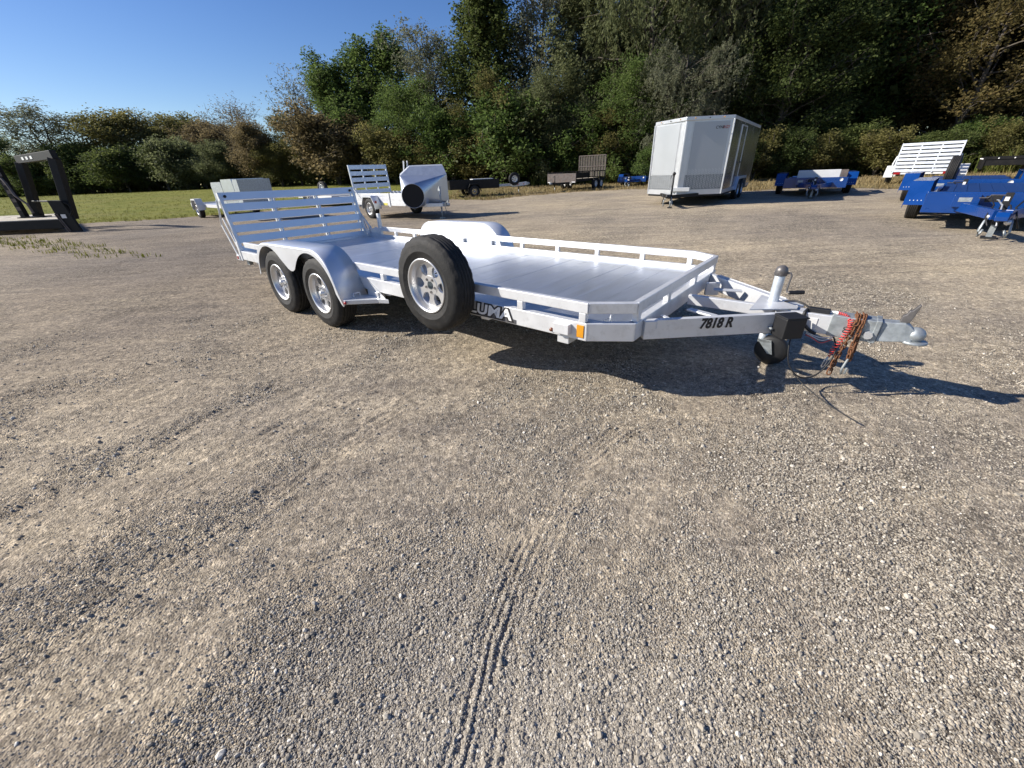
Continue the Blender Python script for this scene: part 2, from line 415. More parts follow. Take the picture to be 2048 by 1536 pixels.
def stone_mat():
    m, nt, p = nodes_of('crushed_stone')
    L = nt.links.new
    g = N(nt, 'ShaderNodeObjectInfo')
    r = N(nt, 'ShaderNodeValToRGB'); e = r.color_ramp.elements
    e[0].position = 0; e[0].color = (0.22, 0.197, 0.163, 1)
    e[1].position = 0.65; e[1].color = (0.385, 0.340, 0.272, 1)
    k = e.new(0.94); k.color = (0.52, 0.470, 0.385, 1)
    k = e.new(1.0); k.color = (0.74, 0.69, 0.59, 1)
    L(g.outputs['Random'], r.inputs[0]); L(r.outputs[0], p.inputs['Base Color'])
    p.inputs['Roughness'].default_value = 0.9; p.inputs['Specular IOR Level'].default_value = 0.25
    return m

# ------------------------------------------------------------------ mesh helpers
def np_mesh(name, V, F, smooth=False):
    V = np.asarray(V, np.float32); F = np.asarray(F, np.int32)
    me = bpy.data.meshes.new(name)
    k = F.shape[1]
    me.vertices.add(len(V)); me.vertices.foreach_set('co', V.ravel())
    me.loops.add(F.size); me.loops.foreach_set('vertex_index', F.ravel())
    me.polygons.add(len(F)); me.polygons.foreach_set('loop_start', np.arange(0, F.size, k, dtype=np.int32))
    me.polygons.foreach_set('loop_total', np.full(len(F), k, np.int32))
    me.update(calc_edges=True)
    if smooth: me.polygons.foreach_set('use_smooth', np.ones(len(F), bool))
    return me

def link(name, me, mat=None, parent=None):
    o = bpy.data.objects.new(name, me)
    if mat is not None and len(me.materials) == 0: me.materials.append(mat)
    C.objects.link(o)
    if parent is not None: o.parent = parent
    return o

def tag(o, label=None, cat=None, group=None, kind=None):
    if label: o['label'] = label
    if cat: o['category'] = cat
    if group: o['group'] = group
    if kind: o['kind'] = kind
    return o

def thing(name, label, cat, loc=(0, 0, 0), yaw=0.0, group=None, mat4=None):
    o = bpy.data.objects.new(name, None)
    o.empty_display_size = 0.2
    C.objects.link(o)
    if mat4 is not None: o.matrix_world = mat4
    else:
        o.location = loc; o.rotation_euler = (0, 0, yaw)
    return tag(o, label, cat, group)

def copy_tree(o, parent=None):
    c = o.copy(); C.objects.link(c)
    if parent is not None: c.parent = parent
    for ch in list(o.children):
        copy_tree(ch, c)
    return c

class MB:
    def __init__(s): s.v = []; s.f = []; s.sm = []
    def add(s, V, F, smooth=False):
        b = len(s.v)
        s.v += [tuple(p) for p in V]
        s.f += [tuple(i + b for i in f) for f in F]
        s.sm += [smooth] * len(F)
        return s
    def box(s, x0, x1, y0, y1, z0, z1, M=None):
        V = [Vector((x, y, z)) for z in (z0, z1) for y in (y0, y1) for x in (x0, x1)]
        if M is not None: V = [M @ p for p in V]
        return s.add(V, [(0, 2, 3, 1), (4, 5, 7, 6), (0, 1, 5, 4), (2, 6, 7, 3), (0, 4, 6, 2), (1, 3, 7, 5)])
    def bar(s, a, b, w, h, up=(0, 0, 1)):
        """box along a-b: w sideways, h along up (centred)"""
        a, b = Vector(a), Vector(b)
        d = (b - a); L = d.length; d.normalize()
        up = Vector(up); side = d.cross(up)
        if side.length < 1e-4: side = d.cross(Vector((1, 0, 0)))
        side.normalize(); u = side.cross(d).normalized()
        M = Matrix(((d.x, side.x, u.x, a.x), (d.y, side.y, u.y, a.y), (d.z, side.z, u.z, a.z), (0, 0, 0, 1)))
        return s.box(0, L, -w / 2, w / 2, -h / 2, h / 2, M)
    def tube(s, pts, r, n=10, closed=False, caps=True):
        P = [Vector(p) for p in pts]
        rr = r if isinstance(r, (list, tuple)) else [r] * len(P)
        V, F = [], []
        m = len(P)
        ref = None
        for i, p in enumerate(P):
            if closed: t = P[(i + 1) % m] - P[i - 1]
            elif i == 0: t = P[1] - P[0]
            elif i == m - 1: t = P[-1] - P[-2]
            else: t = P[i + 1] - P[i - 1]
            t.normalize()
            if ref is None:
                ref = Vector((0, 0, 1)) if abs(t.z) < 0.9 else Vector((1, 0, 0))
            sd_ = t.cross(ref)
            if sd_.length < 1e-5: sd_ = t.cross(Vector((0.3, 1, 0.2)))
            sd_.normalize(); up = sd_.cross(t).normalized(); ref = up
            for k in range(n):
                a = 2 * math.pi * k / n
                V.append(p + sd_ * (math.cos(a) * rr[i]) + up * (math.sin(a) * rr[i]))
        for i in range(m if closed else m - 1):
            j = (i + 1) % m
            for k in range(n):
                k2 = (k + 1) % n
                F.append((i * n + k, i * n + k2, j * n + k2, j * n + k))
        s.add(V, F, True)
        if caps and not closed:
            s.add([V[k] for k in range(n)], [tuple(range(n))])
            s.add([V[(m - 1) * n + k] for k in range(n)], [tuple(reversed(range(n)))])
        return s
    def lathe(s, prof, n=48, M=None, smooth=True, close=False, jag=None):
        """prof: list of (radius, y); axis = local y"""
        V, F = [], []
        m = len(prof)
        for k in range(n):
            a = 2 * math.pi * k / n
            for i, (r, y) in enumerate(prof):
                rr = r - (jag(i, k) if jag else 0)
                V.append(Vector((rr * math.cos(a), y, rr * math.sin(a))))
        for k in range(n):
            k2 = (k + 1) % n
            for i in range(m if close else m - 1):
                j = (i + 1) % m
                F.append((k * m + i, k * m + j, k2 * m + j, k2 * m + i))
        if M is not None: V = [M @ p for p in V]
        return s.add(V, F, smooth)
    def prism(s, poly, y0, y1, M=None, plane='xz'):
        """polygon extruded; plane xz along y, xy along z, yz along x"""
        def mk(a, b, c):
            return Vector((a, c, b)) if plane == 'xz' else (Vector((a, b, c)) if plane == 'xy' else Vector((c, a, b)))
        n = len(poly)
        V = [mk(a, b, y0) for a, b in poly] + [mk(a, b, y1) for a, b in poly]
        if M is not None: V = [M @ p for p in V]
        F = [tuple(range(n)), tuple(reversed(range(n, 2 * n)))]
        F += [(i, i + n, (i + 1) % n + n, (i + 1) % n) for i in range(n)]
        return s.add(V, F)
    def sphere(s, c, r, n=12, sc=(1, 1, 1)):
        c = Vector(c); V, F = [], []
        for i in range(n // 2 + 1):
            t = math.pi * i / (n // 2)
            for k in range(n):
                a = 2 * math.pi * k / n
                V.append(c + Vector((r * sc[0] * math.sin(t) * math.cos(a), r * sc[1] * math.sin(t) * math.sin(a), r * sc[2] * math.cos(t))))
        for i in range(n // 2):
            for k in range(n):
                k2 = (k + 1) % n
                F.append((i * n + k, i * n + k2, (i + 1) * n + k2, (i + 1) * n + k))
        return s.add(V, F, True)
    def build(s, name, mat, parent=None, bevel=0.0):
        me = bpy.data.meshes.new(name)
        me.from_pydata(s.v, [], s.f)
        me.polygons.foreach_set('use_smooth', s.sm)
        import bmesh as _b
        bm = _b.new(); bm.from_mesh(me); _b.ops.recalc_face_normals(bm, faces=bm.faces); bm.to_mesh(me); bm.free()
        me.update()
        o = link(name, me, mat, parent)
        if bevel:
            md = o.modifiers.new('soft_edge', 'BEVEL'); md.width = bevel; md.segments = 2; md.limit_method = 'ANGLE'; md.angle_limit = R(40)
        return o

def text_obj(name, body, size, mat, parent, M, extrude=0.001, offset=0.0, shear=0.0, sx=1.0, spacing=1.0, align='CENTER'):
    cu = bpy.data.curves.new(name, 'FONT')
    cu.body = body; cu.size = size; cu.extrude = extrude; cu.offset = offset; cu.shear = shear
    cu.align_x = align; cu.align_y = 'CENTER'; cu.space_character = spacing; cu.resolution_u = 3
    t = bpy.data.objects.new('tmp', cu); C.objects.link(t)
    dg = bpy.context.evaluated_depsgraph_get()
    me = bpy.data.meshes.new_from_object(t.evaluated_get(dg))
    bpy.data.objects.remove(t)
    me.materials.clear()
    me.transform(M @ Matrix.Diagonal((sx, 1, 1, 1)))
    return link(name, me, mat, parent)

# ------------------------------------------------------------------ ground
def build_ground():
    front = np.arange(-76, 76.01, 0.32)
    back = np.concatenate([np.arange(80, 280, 6.0)])
    ang = np.radians(np.concatenate([front, back]))
    n = len(ang)
    r1 = 0.25 * 1.0072 ** np.arange(0, 460)
    r1 = r1[r1 < 5.0]
    r2 = r1[-1] * 1.017 ** np.arange(1, 400); r2 = r2[r2 < 420]
    rr = np.concatenate([[0.0001], r1, r2])
    m = len(rr)
    A, RR = np.meshgrid(ang, rr)
    x = RR * np.sin(A); y = RR * np.cos(A)
    # only the part in view carries the fine relief
    z = terrain(x, y) + micro(x, y) * sstep(60, 20, RR)
    lm = lawn_mask(x, y)
    z = z + 0.03 * sstep(0, 1.5, lm)
    z = np.where(RR < 0.001, z[1].mean(), z)
    V = np.stack([x, y, z], -1).reshape(-1, 3)
    i = np.arange(m - 1)[:, None]; k = np.arange(n)[None, :]; k2 = (k + 1) % n
    F = np.stack([i * n + k, (i + 1) * n + k, (i + 1) * n + k2, i * n + k2], -1).reshape(-1, 4)
    fl = lm.reshape(-1)[F].mean(1) > 0
    lo = loose(x, y).reshape(-1)
    dry = np.clip(sstep(-9, 1, x) * 0.9 + 0.5 * (fbm(x * 0.4, y * 0.4, 55, 3) - 0.5) + 0.35 * sstep(1.2, 0.2, lm), 0, 1).reshape(-1)
    grey = np.clip(sstep(0.6, -4.5, x) * 0.85 + 0.7 * (fbm(x * 0.5, y * 0.5, 57, 3) - 0.5), 0, 1).reshape(-1)  # left side mask: greyer gravel and painted backlit shade, broken by noise
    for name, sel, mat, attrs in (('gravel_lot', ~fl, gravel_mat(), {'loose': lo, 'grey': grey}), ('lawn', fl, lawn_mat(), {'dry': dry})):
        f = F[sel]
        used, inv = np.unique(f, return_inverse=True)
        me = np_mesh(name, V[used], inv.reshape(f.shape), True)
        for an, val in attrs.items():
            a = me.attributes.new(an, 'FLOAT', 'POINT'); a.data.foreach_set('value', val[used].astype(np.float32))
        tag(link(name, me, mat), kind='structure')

build_ground()

def ground_z(x, y):
    return terrain(x, y) + micro(x, y) * sstep(60, 20, np.hypot(x, y))

def build_stones(n=320000):
    """crushed stone: one point per stone, a twenty-sided chip set on each by geometry nodes"""
    rng = np.random.default_rng(5)
    r = np.exp(rng.uniform(math.log(0.30), math.log(6.0), n * 4))
    a = np.radians(rng.uniform(-80, 78, n * 4))
    x, y = r * np.sin(a), r * np.cos(a)
    g = loose(x, y)
    keep = rng.random(n * 4) < (0.26 + 0.74 * g ** 1.3) * (0.55 + 0.9 * fbm(x * 4, y * 4, 61, 3))
    x, y, g = x[keep][:n], y[keep][:n], g[keep][:n]
    n = len(x)
    s = (0.0011 + 0.0016 * rng.random(n) ** 2) * (0.8 + 0.5 * g) + 0.0030 * rng.random(n) ** 16 + 0.006 * rng.random(n) ** 140
    s = s * np.clip(0.85 + 0.22 * np.hypot(x, y), 0.9, 1.7)
    sc = s[:, None] * rng.uniform(0.7, 1.45, (n, 3)) * np.array([1.0, 1.0, 0.7])
    rot = np.stack([rng.normal(0, 0.5, n), rng.normal(0, 0.5, n), rng.uniform(0, 6.283, n)], 1)
    me = bpy.data.meshes.new('gravel')
    me.vertices.add(n)
    me.vertices.foreach_set('co', np.stack([x, y, ground_z(x, y) + s * 0.2], 1).astype(np.float32).ravel())
    for nm, val in (('chip_scale', sc), ('chip_turn', rot)):
        at = me.attributes.new(nm, 'FLOAT_VECTOR', 'POINT'); at.data.foreach_set('vector', val.astype(np.float32).ravel())
    o = link('gravel', me)
    m = stone_mat(); me.materials.append(m)
    ng = bpy.data.node_groups.new('gravel_chips', 'GeometryNodeTree')
    ng.interface.new_socket('Geometry', in_out='INPUT', socket_type='NodeSocketGeometry')
    ng.interface.new_socket('Geometry', in_out='OUTPUT', socket_type='NodeSocketGeometry')
    nd = lambda t: ng.nodes.new(t)
    gi, go = nd('NodeGroupInput'), nd('NodeGroupOutput')
    m2p = nd('GeometryNodeMeshToPoints'); ico = nd('GeometryNodeMeshIcoSphere'); ico.inputs['Subdivisions'].default_value = 1
    sm = nd('GeometryNodeSetMaterial'); sm.inputs['Material'].default_value = m
    iop = nd('GeometryNodeInstanceOnPoints')
    a1 = nd('GeometryNodeInputNamedAttribute'); a1.data_type = 'FLOAT_VECTOR'; a1.inputs['Name'].default_value = 'chip_scale'
    a2 = nd('GeometryNodeInputNamedAttribute'); a2.data_type = 'FLOAT_VECTOR'; a2.inputs['Name'].default_value = 'chip_turn'
    e2r = nd('FunctionNodeEulerToRotation')
    Lk = ng.links.new
    Lk(gi.outputs[0], m2p.inputs['Mesh']); Lk(m2p.outputs[0], iop.inputs['Points'])
    Lk(ico.outputs['Mesh'], sm.inputs['Geometry']); Lk(sm.outputs[0], iop.inputs['Instance'])
    Lk(a1.outputs[0], iop.inputs['Scale']); Lk(a2.outputs[0], e2r.inputs[0]); Lk(e2r.outputs[0], iop.inputs['Rotation'])
    Lk(iop.outputs[0], go.inputs[0])
    md = o.modifiers.new('gravel_chips', 'NODES'); md.node_group = ng
    tag(o, 'loose grey crushed stone scattered over the packed dirt lot', 'gravel', kind='stuff')

build_stones()
# ------------------------------------------------------------------ vegetation
def tube_np(P, rad, n=6):
    """numpy tube along points P"""
    P = np.asarray(P, float); m = len(P)
    t = np.gradient(P, axis=0); t /= np.linalg.norm(t, axis=1)[:, None] + 1e-9
    ref = np.where(np.abs(t[:, 2:3]) < 0.9, np.array([[0, 0, 1.0]]), np.array([[1.0, 0, 0]]))
    s = np.cross(t, ref); s /= np.linalg.norm(s, axis=1)[:, None] + 1e-9
    u = np.cross(s, t)
    a = np.arange(n) * 2 * math.pi / n
    V = P[:, None, :] + (s[:, None, :] * np.cos(a)[None, :, None] + u[:, None, :] * np.sin(a)[None, :, None]) * np.asarray(rad)[:, None, None]
    i = np.arange(m - 1)[:, None]; k = np.arange(n)[None, :]; k2 = (k + 1) % n
    F = np.stack([i * n + k, i * n + k2, (i + 1) * n + k2, (i + 1) * n + k], -1).reshape(-1, 4)
    return V.reshape(-1, 3), F

def leaves_np(rng, pts, size, droop=0.0, aspect=0.55, up=0.35):
    """one folded leaf (two triangles) at every point"""
    n = len(pts)
    d = rng.normal(0, 1, (n, 3)); d[:, 2] = d[:, 2] * 0.6 - droop
    d /= np.linalg.norm(d, axis=1)[:, None]
    nr = rng.normal(0, 1, (n, 3)); nr[:, 2] += up
    s = np.cross(d, nr); s /= np.linalg.norm(s, axis=1)[:, None] + 1e-9
    nn = np.cross(s, d)
    L = size * rng.uniform(0.6, 1.4, (n, 1)); W = L * aspect * 0.5
    a = pts - d * L * 0.5; b = pts + d * L * 0.5
    c = pts + s * W + nn * W * 0.35; e = pts - s * W + nn * W * 0.35
    V = np.stack([a, c, b, e], 1).reshape(-1, 3)
    q = np.arange(n)[:, None] * 4
    F = np.concatenate([q + np.array([[0, 1, 2]]), q + np.array([[0, 2, 3]])], 0)
    return V, F

def gen_tree(seed, H, cr, base, limbs, subs, per, leaf, clump, shape, trunk_r=0.2, stems=1, lean=0.0):
    rng = np.random.default_rng(seed)
    TV, TF, off = [], [], 0
    pts = []
    def addtube(P, r0, r1, n=6):
        nonlocal off
        V, F = tube_np(P, np.linspace(r0, r1, len(P)), n)
        TV.append(V); TF.append(F + off); off += len(V)
    for st in range(stems):
        ba = rng.uniform(0, 6.28); bo = 0.0 if stems == 1 else rng.uniform(0.2, 0.6) * cr * 0.5
        top = np.array([math.cos(ba) * bo * 1.6 + lean * H, math.sin(ba) * bo * 1.6, H * rng.uniform(0.82, 1.0) if stems > 1 else H])
        k = 9
        t = np.linspace(0, 1, k)
        trunk = np.stack([t * top[0], t * top[1], t * top[2]], 1)
        wob = rng.normal(0, 0.022 * H, (k, 2)) * np.sin(t * math.pi)[:, None]; wob = np.cumsum(wob, 0) * 0.5
        trunk[:, :2] += wob
        trunk[0, 2] = -0.3
        addtube(trunk, trunk_r, trunk_r * 0.12, 8)
        for i in range(limbs):
            h = base + (0.97 - base) * ((i + rng.random()) / limbs) ** (0.85)
            f = h * (k - 1); i0 = min(int(f), k - 2); p0 = trunk[i0] + (trunk[i0 + 1] - trunk[i0]) * (f - i0)
            rel = (h - base) / (1 - base)
            if shape == 'spire': L = cr * (1.0 - 0.62 * rel) * rng.uniform(0.6, 1.25); el = R(rng.uniform(35, 64))
            elif shape == 'bush': L = cr * math.sqrt(max(0.08, 1 - rel ** 2)) * rng.uniform(0.8, 1.15); el = R(rng.uniform(15, 60))
            elif shape == 'willow': L = cr * (0.35 + 0.9 * math.sin(math.pi * min(1, 0.12 + rel * 0.8))) * rng.uniform(0.7, 1.15); el = R(rng.uniform(18, 55))
            elif shape == 'thin': L = cr * (0.5 + 0.7 * math.sin(math.pi * min(1, 0.2 + rel * 0.7))) * rng.uniform(0.6, 1.2); el = R(rng.uniform(25, 62))
            else: L = cr * (0.30 + 0.85 * math.sin(math.pi * min(1, 0.18 + rel * 0.78))) * rng.uniform(0.75, 1.18); el = R(rng.uniform(8, 48))
            az = i * 2.39996 + rng.normal(0, 0.35) + st
            d = np.array([math.cos(az) * math.cos(el), math.sin(az) * math.cos(el), math.sin(el)])
            q = np.linspace(0, 1, 5)[:, None]
            limb = p0 + d * L * q + np.array([0, 0, 1.0]) * (L * (0.10 if shape != 'willow' else -0.12) * q ** 2)
            limb[1:] += rng.normal(0, 0.045 * L, (4, 3))
            addtube(limb, trunk_r * (0.42 - 0.28 * h), 0.012, 5)
            for j in range(subs):
                tt = rng.uniform(0.25, 1.0); g = tt * 4; j0 = min(int(g), 3); s0 = limb[j0] + (limb[j0 + 1] - limb[j0]) * (g - j0)
                dd = d * 0.7 + rng.normal(0, 0.6, 3); dd[2] += 0.55 if shape == 'spire' else 0.1
                dd /= np.linalg.norm(dd)
                sl = L * rng.uniform(0.18, 0.42)
                s1 = s0 + dd * sl
                mid = (s0 + s1) / 2 + rng.normal(0, 0.06 * sl, 3)
                addtube(np.array([s0, mid, s1]), 0.022, 0.006, 4)
                if shape == 'willow':
                    for w in range(4):
                        a0 = s0 + (s1 - s0) * rng.uniform(0.2, 1.0)
                        ln = rng.uniform(0.5, 1.6) * clump * 2.2
                        kk = max(4, per // 4)
                        tq = rng.random(kk)[:, None]
                        drift = rng.normal(0, 0.22, 3) * np.array([1, 1, 0]) + np.array([0.12, 0, 0])
                        pp = a0 + drift * tq * ln + np.array([0, 0, -1.0]) * ln * tq ** 1.3 + rng.normal(0, 0.07, (kk, 3))
                        pts.append(pp)
                else:
                    kk = max(3, int(per * rng.uniform(0.5, 1.4)))
                    sp = np.array([1, 1, 0.75]) if shape != 'spire' else np.array([0.6, 0.6, 1.35])
                    ctr = s0 + (s1 - s0) * rng.uniform(0.55, 1.05, (kk, 1))
                    pp = ctr + np.clip(rng.normal(0, 0.5, (kk, 3)), -0.85, 0.85) * clump * sp
                    pts.append(pp)
    P = np.concatenate(pts)
    P = P[P[:, 2] > 0.05]
    droop = {'willow': 1.6, 'spire': -0.5}.get(shape, 0.25)
    P = np.concatenate([P, P + rng.normal(0, 0.09, P.shape)]) if shape != 'bush' else P
    LV, LF = leaves_np(rng, P, leaf * (0.76 if shape != 'bush' else 0.9), droop, 0.30 if shape == 'willow' else 0.6)
    return (np.concatenate(TV), np.concatenate(TF)), (LV, LF)

KIND = {  # seed variants: unit crowns are generated at real size, then placed with a modest scale
    'maple':  dict(H=12, cr=4.6, base=0.10, limbs=34, subs=9, per=62, leaf=0.26, clump=1.0, shape='round', trunk_r=0.28),
    'tall':   dict(H=20, cr=5.6, base=0.05, limbs=46, subs=10, per=50, leaf=0.33, clump=1.15, shape='round', trunk_r=0.34),
    'olive':  dict(H=10, cr=4.6, base=0.06, limbs=30, subs=8, per=62, leaf=0.26, clump=1.0, shape='bush', trunk_r=0.18, stems=2),
    'thin':   dict(H=14, cr=3.4, base=0.32, limbs=22, subs=8, per=20, leaf=0.24, clump=0.75, shape='thin', trunk_r=0.19, stems=2),
    'bare':   dict(H=12, cr=3.6, base=0.15, limbs=22, subs=10, per=7, leaf=0.22, clump=0.8, shape='thin', trunk_r=0.16, stems=2),
    'poplar': dict(H=14, cr=5.2, base=0.10, limbs=34, subs=9, per=60, leaf=0.27, clump=1.05, shape='spire', trunk_r=0.24, stems=1),
    'dense':  dict(H=16, cr=5.2, base=0.08, limbs=42, subs=8, per=64, leaf=0.28, clump=0.95, shape='spire', trunk_r=0.28),
    'willow': dict(H=18, cr=5.6, base=0.08, limbs=40, subs=10, per=50, leaf=0.37, clump=0.9, shape='willow', trunk_r=0.36),
    'bush':   dict(H=4.2, cr=2.6, base=0.05, limbs=20, subs=6, per=58, leaf=0.20, clump=0.6, shape='bush', trunk_r=0.06, stems=3),
    'rusty':  dict(H=12, cr=4.6, base=0.05, limbs=34, subs=8, per=52, leaf=0.26, clump=0.95, shape='round', trunk_r=0.24),
}
_cache = {}
def tree_mesh(kind, var, leafmat):
    key = (kind, var)
    if key not in _cache:
        (tv, tf), (lv, lf) = gen_tree(hash_seed(kind) + var * 31, **KIND[kind])
        _cache[key] = (np_mesh(kind + '_trunk', tv, tf, True), (lv, lf))
        _cache[key][0].materials.append(BARK)
        me = np_mesh(kind + '_crown', lv, lf); me.materials.append(LEAF['olive'])
        _cache[key] = (_cache[key][0], me)
    return _cache[key]

def hash_seed(s): return sum(ord(c) * (i + 3) for i, c in enumerate(s))

def tree(name, kind, var, leafmat, x, y, H, label, cat='tree', group=None, rot=0.0, wide=1.0, tilt=0.0):
    tm, cm = tree_mesh(kind, var, leafmat)
    o = thing(name, label, cat, (x, y, tz(x, y)), rot, group)
    s = H / KIND[kind]['H']
    o.scale = (s * wide, s * wide, s)
    o.rotation_euler = (0, tilt, rot)
    link('trunk', tm, None, o)
    c_ = link('crown', cm, None, o)
    c_.material_slots[0].link = 'OBJECT'; c_.material_slots[0].material = LEAF[leafmat]
    return o

TREES = [
    # name, kind, variant, leaf, x, y, H, wide, rot, tilt, label
    ('maple_tree', 'maple', 0, 'dark', -68.5, 62.0, 7.1, 1.22, 0.3, 0, 'dark low maple at the far left edge behind the black gooseneck trailer'),
    ('round_tree', 'thin', 0, 'greygreen', -56.5, 58.0, 8.6, 2.09, 1.2, 0, 'grey green round tree with sky showing through, left of the olive trees'),
    ('olive_tree', 'olive', 0, 'olive', -48.2, 60.0, 8.4, 1.42, 2.0, 0, 'broad yellowish olive tree with a domed top beyond the lawn'),
    ('olive_tree', 'olive', 1, 'olive', -43.0, 62.0, 8.0, 1.35, 0.4, 0, 'olive tree with a flat top right of the domed yellowish tree'),
    ('olive_tree', 'olive', 0, 'brown', -37.6, 60.0, 7.1, 1.22, 4.0, 0, 'brownish tree sloping down beside the bare twiggy tree'),
    ('bare_tree', 'bare', 0, 'brown', -31.6, 58.0, 8.3, 1.42, 0.8, 0, 'bare brown tree with forked twigs above the grey boxes on the trailer'),
    ('bare_tree', 'bare', 1, 'greygreen', -24.2, 57.0, 10.7, 1.44, 2.6, -0.16, 'thin leaning tree with a small tuft at its tip left of the green poplar'),
    ('poplar_tree', 'poplar', 0, 'green', -19.2, 55.0, 10.6, 1.75, 0.2, 0, 'bright green poplar, the lower and left of the spired pair'),
    ('poplar_tree', 'poplar', 1, 'green', -14.2, 55.0, 12.4, 1.75, 1.9, 0, 'bright green poplar with the tallest spire, right of the lower one'),
    ('rust_tree', 'rusty', 0, 'rust', -8.8, 56.0, 7.7, 1.26, 0.9, 0, 'small rust tinged tree in the gap right of the poplars'),
    ('thin_tree', 'thin', 1, 'greygreen', -6.2, 50.0, 12.8, 1.25, 0.5, -0.05, 'tall thin grey green tree with drooping open branches against the sky'),
    ('dense_tree', 'dense', 0, 'dark', -1.2, 48.0, 15.4, 1.4, 0.0, 0, 'dense tall dark green tree at the top middle of the tree line'),
    ('thin_tree', 'thin', 0, 'greygreen', 3.6, 47.0, 15.2, 1.05, 3.0, 0.03, 'open cottonwood with bare grey limbs right of the dense dark tree'),
    ('dense_tree', 'dense', 1, 'willow', 7.6, 46.0, 15.0, 1.35, 2.0, 0, 'tall leafy tree just left of the big willow'),
    ('willow_tree', 'willow', 0, 'willow', 12.2, 41.0, 18.1, 1.04, 0.0, 0, 'largest weeping willow with hanging strands behind the cargo trailer'),
    ('willow_tree', 'willow', 1, 'willow', 19.0, 41.0, 18.5, 1.04, 1.0, 0, 'dark weeping willow right behind the cargo trailer roof'),
    ('willow_tree', 'willow', 0, 'greygreen', 13.6, 35.5, 8.2, 1.38, 2.4, 0, 'low spreading willow left of the cargo trailer'),
    ('tall_maple_tree', 'tall', 0, 'dark', 26.0, 42.0, 19.9, 1.10, 0.0, 0, 'very tall dark maple above the middle blue trailer'),
    ('tall_maple_tree', 'tall', 1, 'green', 33.0, 42.0, 19.9, 1.04, 2.2, 0, 'very tall maple with sunlit leaf edges left of the rusty vine tree'),
    ('vine_tree', 'rusty', 0, 'rust', 35.2, 35.5, 11.8, 1.10, 0.6, 0, 'rust brown vine covered tree above the silver ramp trailer'),
    ('tall_maple_tree', 'tall', 0, 'green', 44.0, 40.0, 18.1, 0.99, 4.0, 0, 'tall green maple at the far right edge'),
    ('maple_tree', 'maple', 1, 'dark', 42.0, 34.5, 8.5, 1.10, 1.0, 0, 'dark maple below the tall green one at the far right'),
    ('maple_tree', 'maple', 0, 'dark', 22.6, 37.5, 10.4, 1.10, 2.5, 0, 'dark shaded maple right of the cargo trailer'),
    ('vine_tree', 'rusty', 0, 'rust', 39.8, 37.0, 14.7, 0.99, 3.5, 0, 'taller rust brown tree behind the vine covered one'),
]
for nm, kd, vr, lf, x, y, H, wd, ro, ti, lb in TREES:
    tree(nm, kd, vr, lf, x, y, H, lb, rot=ro, wide=wd, tilt=ti)

# shrubs along the edge of the wood: u is the bearing x/y
rng = np.random.default_rng(11)
def shrub_row():
    i = 0
    rows = []
    for u in np.arange(-1.10, 0.34, 0.043):
        yb = np.interp(u, [-1.1, -0.8, -0.4, -0.1, 0.1, 0.33], [56, 55, 52, 46, 42.5, 38.5])
        h = np.interp(u, [-1.1, -0.75, -0.5, -0.2, 0.05, 0.33], [3.6, 3.8, 4.2, 5.2, 5.6, 5.0]) * rng.uniform(0.6, 1.35)
        y = yb + rng.uniform(-1.2, 1.6)
        lf = 'dark' if u < -0.72 else rng.choice(['olive', 'olive', 'olive', 'brown', 'willow'])  # darker leaf colour on the left shrubs stands in for their shade
        if u > -0.25: lf = rng.choice(['olive', 'olive', 'willow', 'green'])
        rows.append((u * y, y, h, lf))
    for u in np.arange(0.36, 1.45, 0.07):
        y = float(np.interp(u, [0.36, 0.7, 1.0, 1.4], [33, 33, 31, 27]) + rng.uniform(-0.6, 1.2)); h = rng.uniform(1.9, 3.2)
        rows.append((float(u * y), y, h, rng.choice(['green', 'olive', 'dark'])))
    zones = [(-9, -0.92, 'behind the black gooseneck trailer'), (-0.92, -0.72, 'beyond the lawn left of the grey boxes'), (-0.72, -0.5, 'behind the grey metal boxes'),
             (-0.5, -0.37, 'just left of the small slatted gate'), (-0.37, -0.13, 'behind the silver trailer with the hood'), (-0.13, 0.03, 'behind the black trailer with white tongue'),
             (0.03, 0.2, 'behind the upright mesh gate'), (0.2, 0.35, 'by the distant blue trailer'), (0.35, 0.58, 'behind the cargo trailer'),
             (0.58, 0.85, 'behind the blue trailer with white box'), (0.85, 1.05, 'behind the leaning slatted ramp'), (1.05, 9, 'behind the black trailer at far right')]
    hue = {'dark': 'dark green', 'olive': 'olive', 'brown': 'brown tinged', 'rust': 'rusty', 'willow': 'greyish green', 'green': 'fresh green'}
    names = ['leftmost', 'second', 'third', 'fourth', 'fifth', 'sixth', 'seventh']
    buckets = {}
    for r_ in rows:
        zn = next(t for a, b, t in zones if a <= r_[0] / r_[1] < b)
        buckets.setdefault((zn, str(r_[3])), []).append(r_)
    for (zn, lf), lst in buckets.items():
        lst.sort(key=lambda q: q[0] / q[1])
        for m_, (x, y, h, _) in enumerate(lst):
            if len(lst) == 1: lab = 'single %s shrub %s' % (hue[lf], zn)
            elif m_ == 0: lab = 'leftmost %s shrub %s' % (hue[lf], zn)
            elif m_ == len(lst) - 1: lab = 'rightmost %s shrub %s' % (hue[lf], zn)
            else: lab = '%s %s shrub from left, %s' % (names[m_], hue[lf], zn)
            kd_ = str(rng.choice(['bush', 'bush', 'olive', 'rusty'])) if h > 3.3 else 'bush'
            tree('shrub', kd_, int(i % (3 if kd_ == 'bush' else 2)), lf, float(x), float(y), float(h * (1.15 if kd_ != 'bush' else 1.0)), lab, 'shrub', 'shrubs along the wood edge', rot=float(rng.uniform(0, 6)), wide=float(rng.uniform(0.95, 1.5)), tilt=float(rng.uniform(-0.12, 0.12)))
            i += 1
shrub_row()

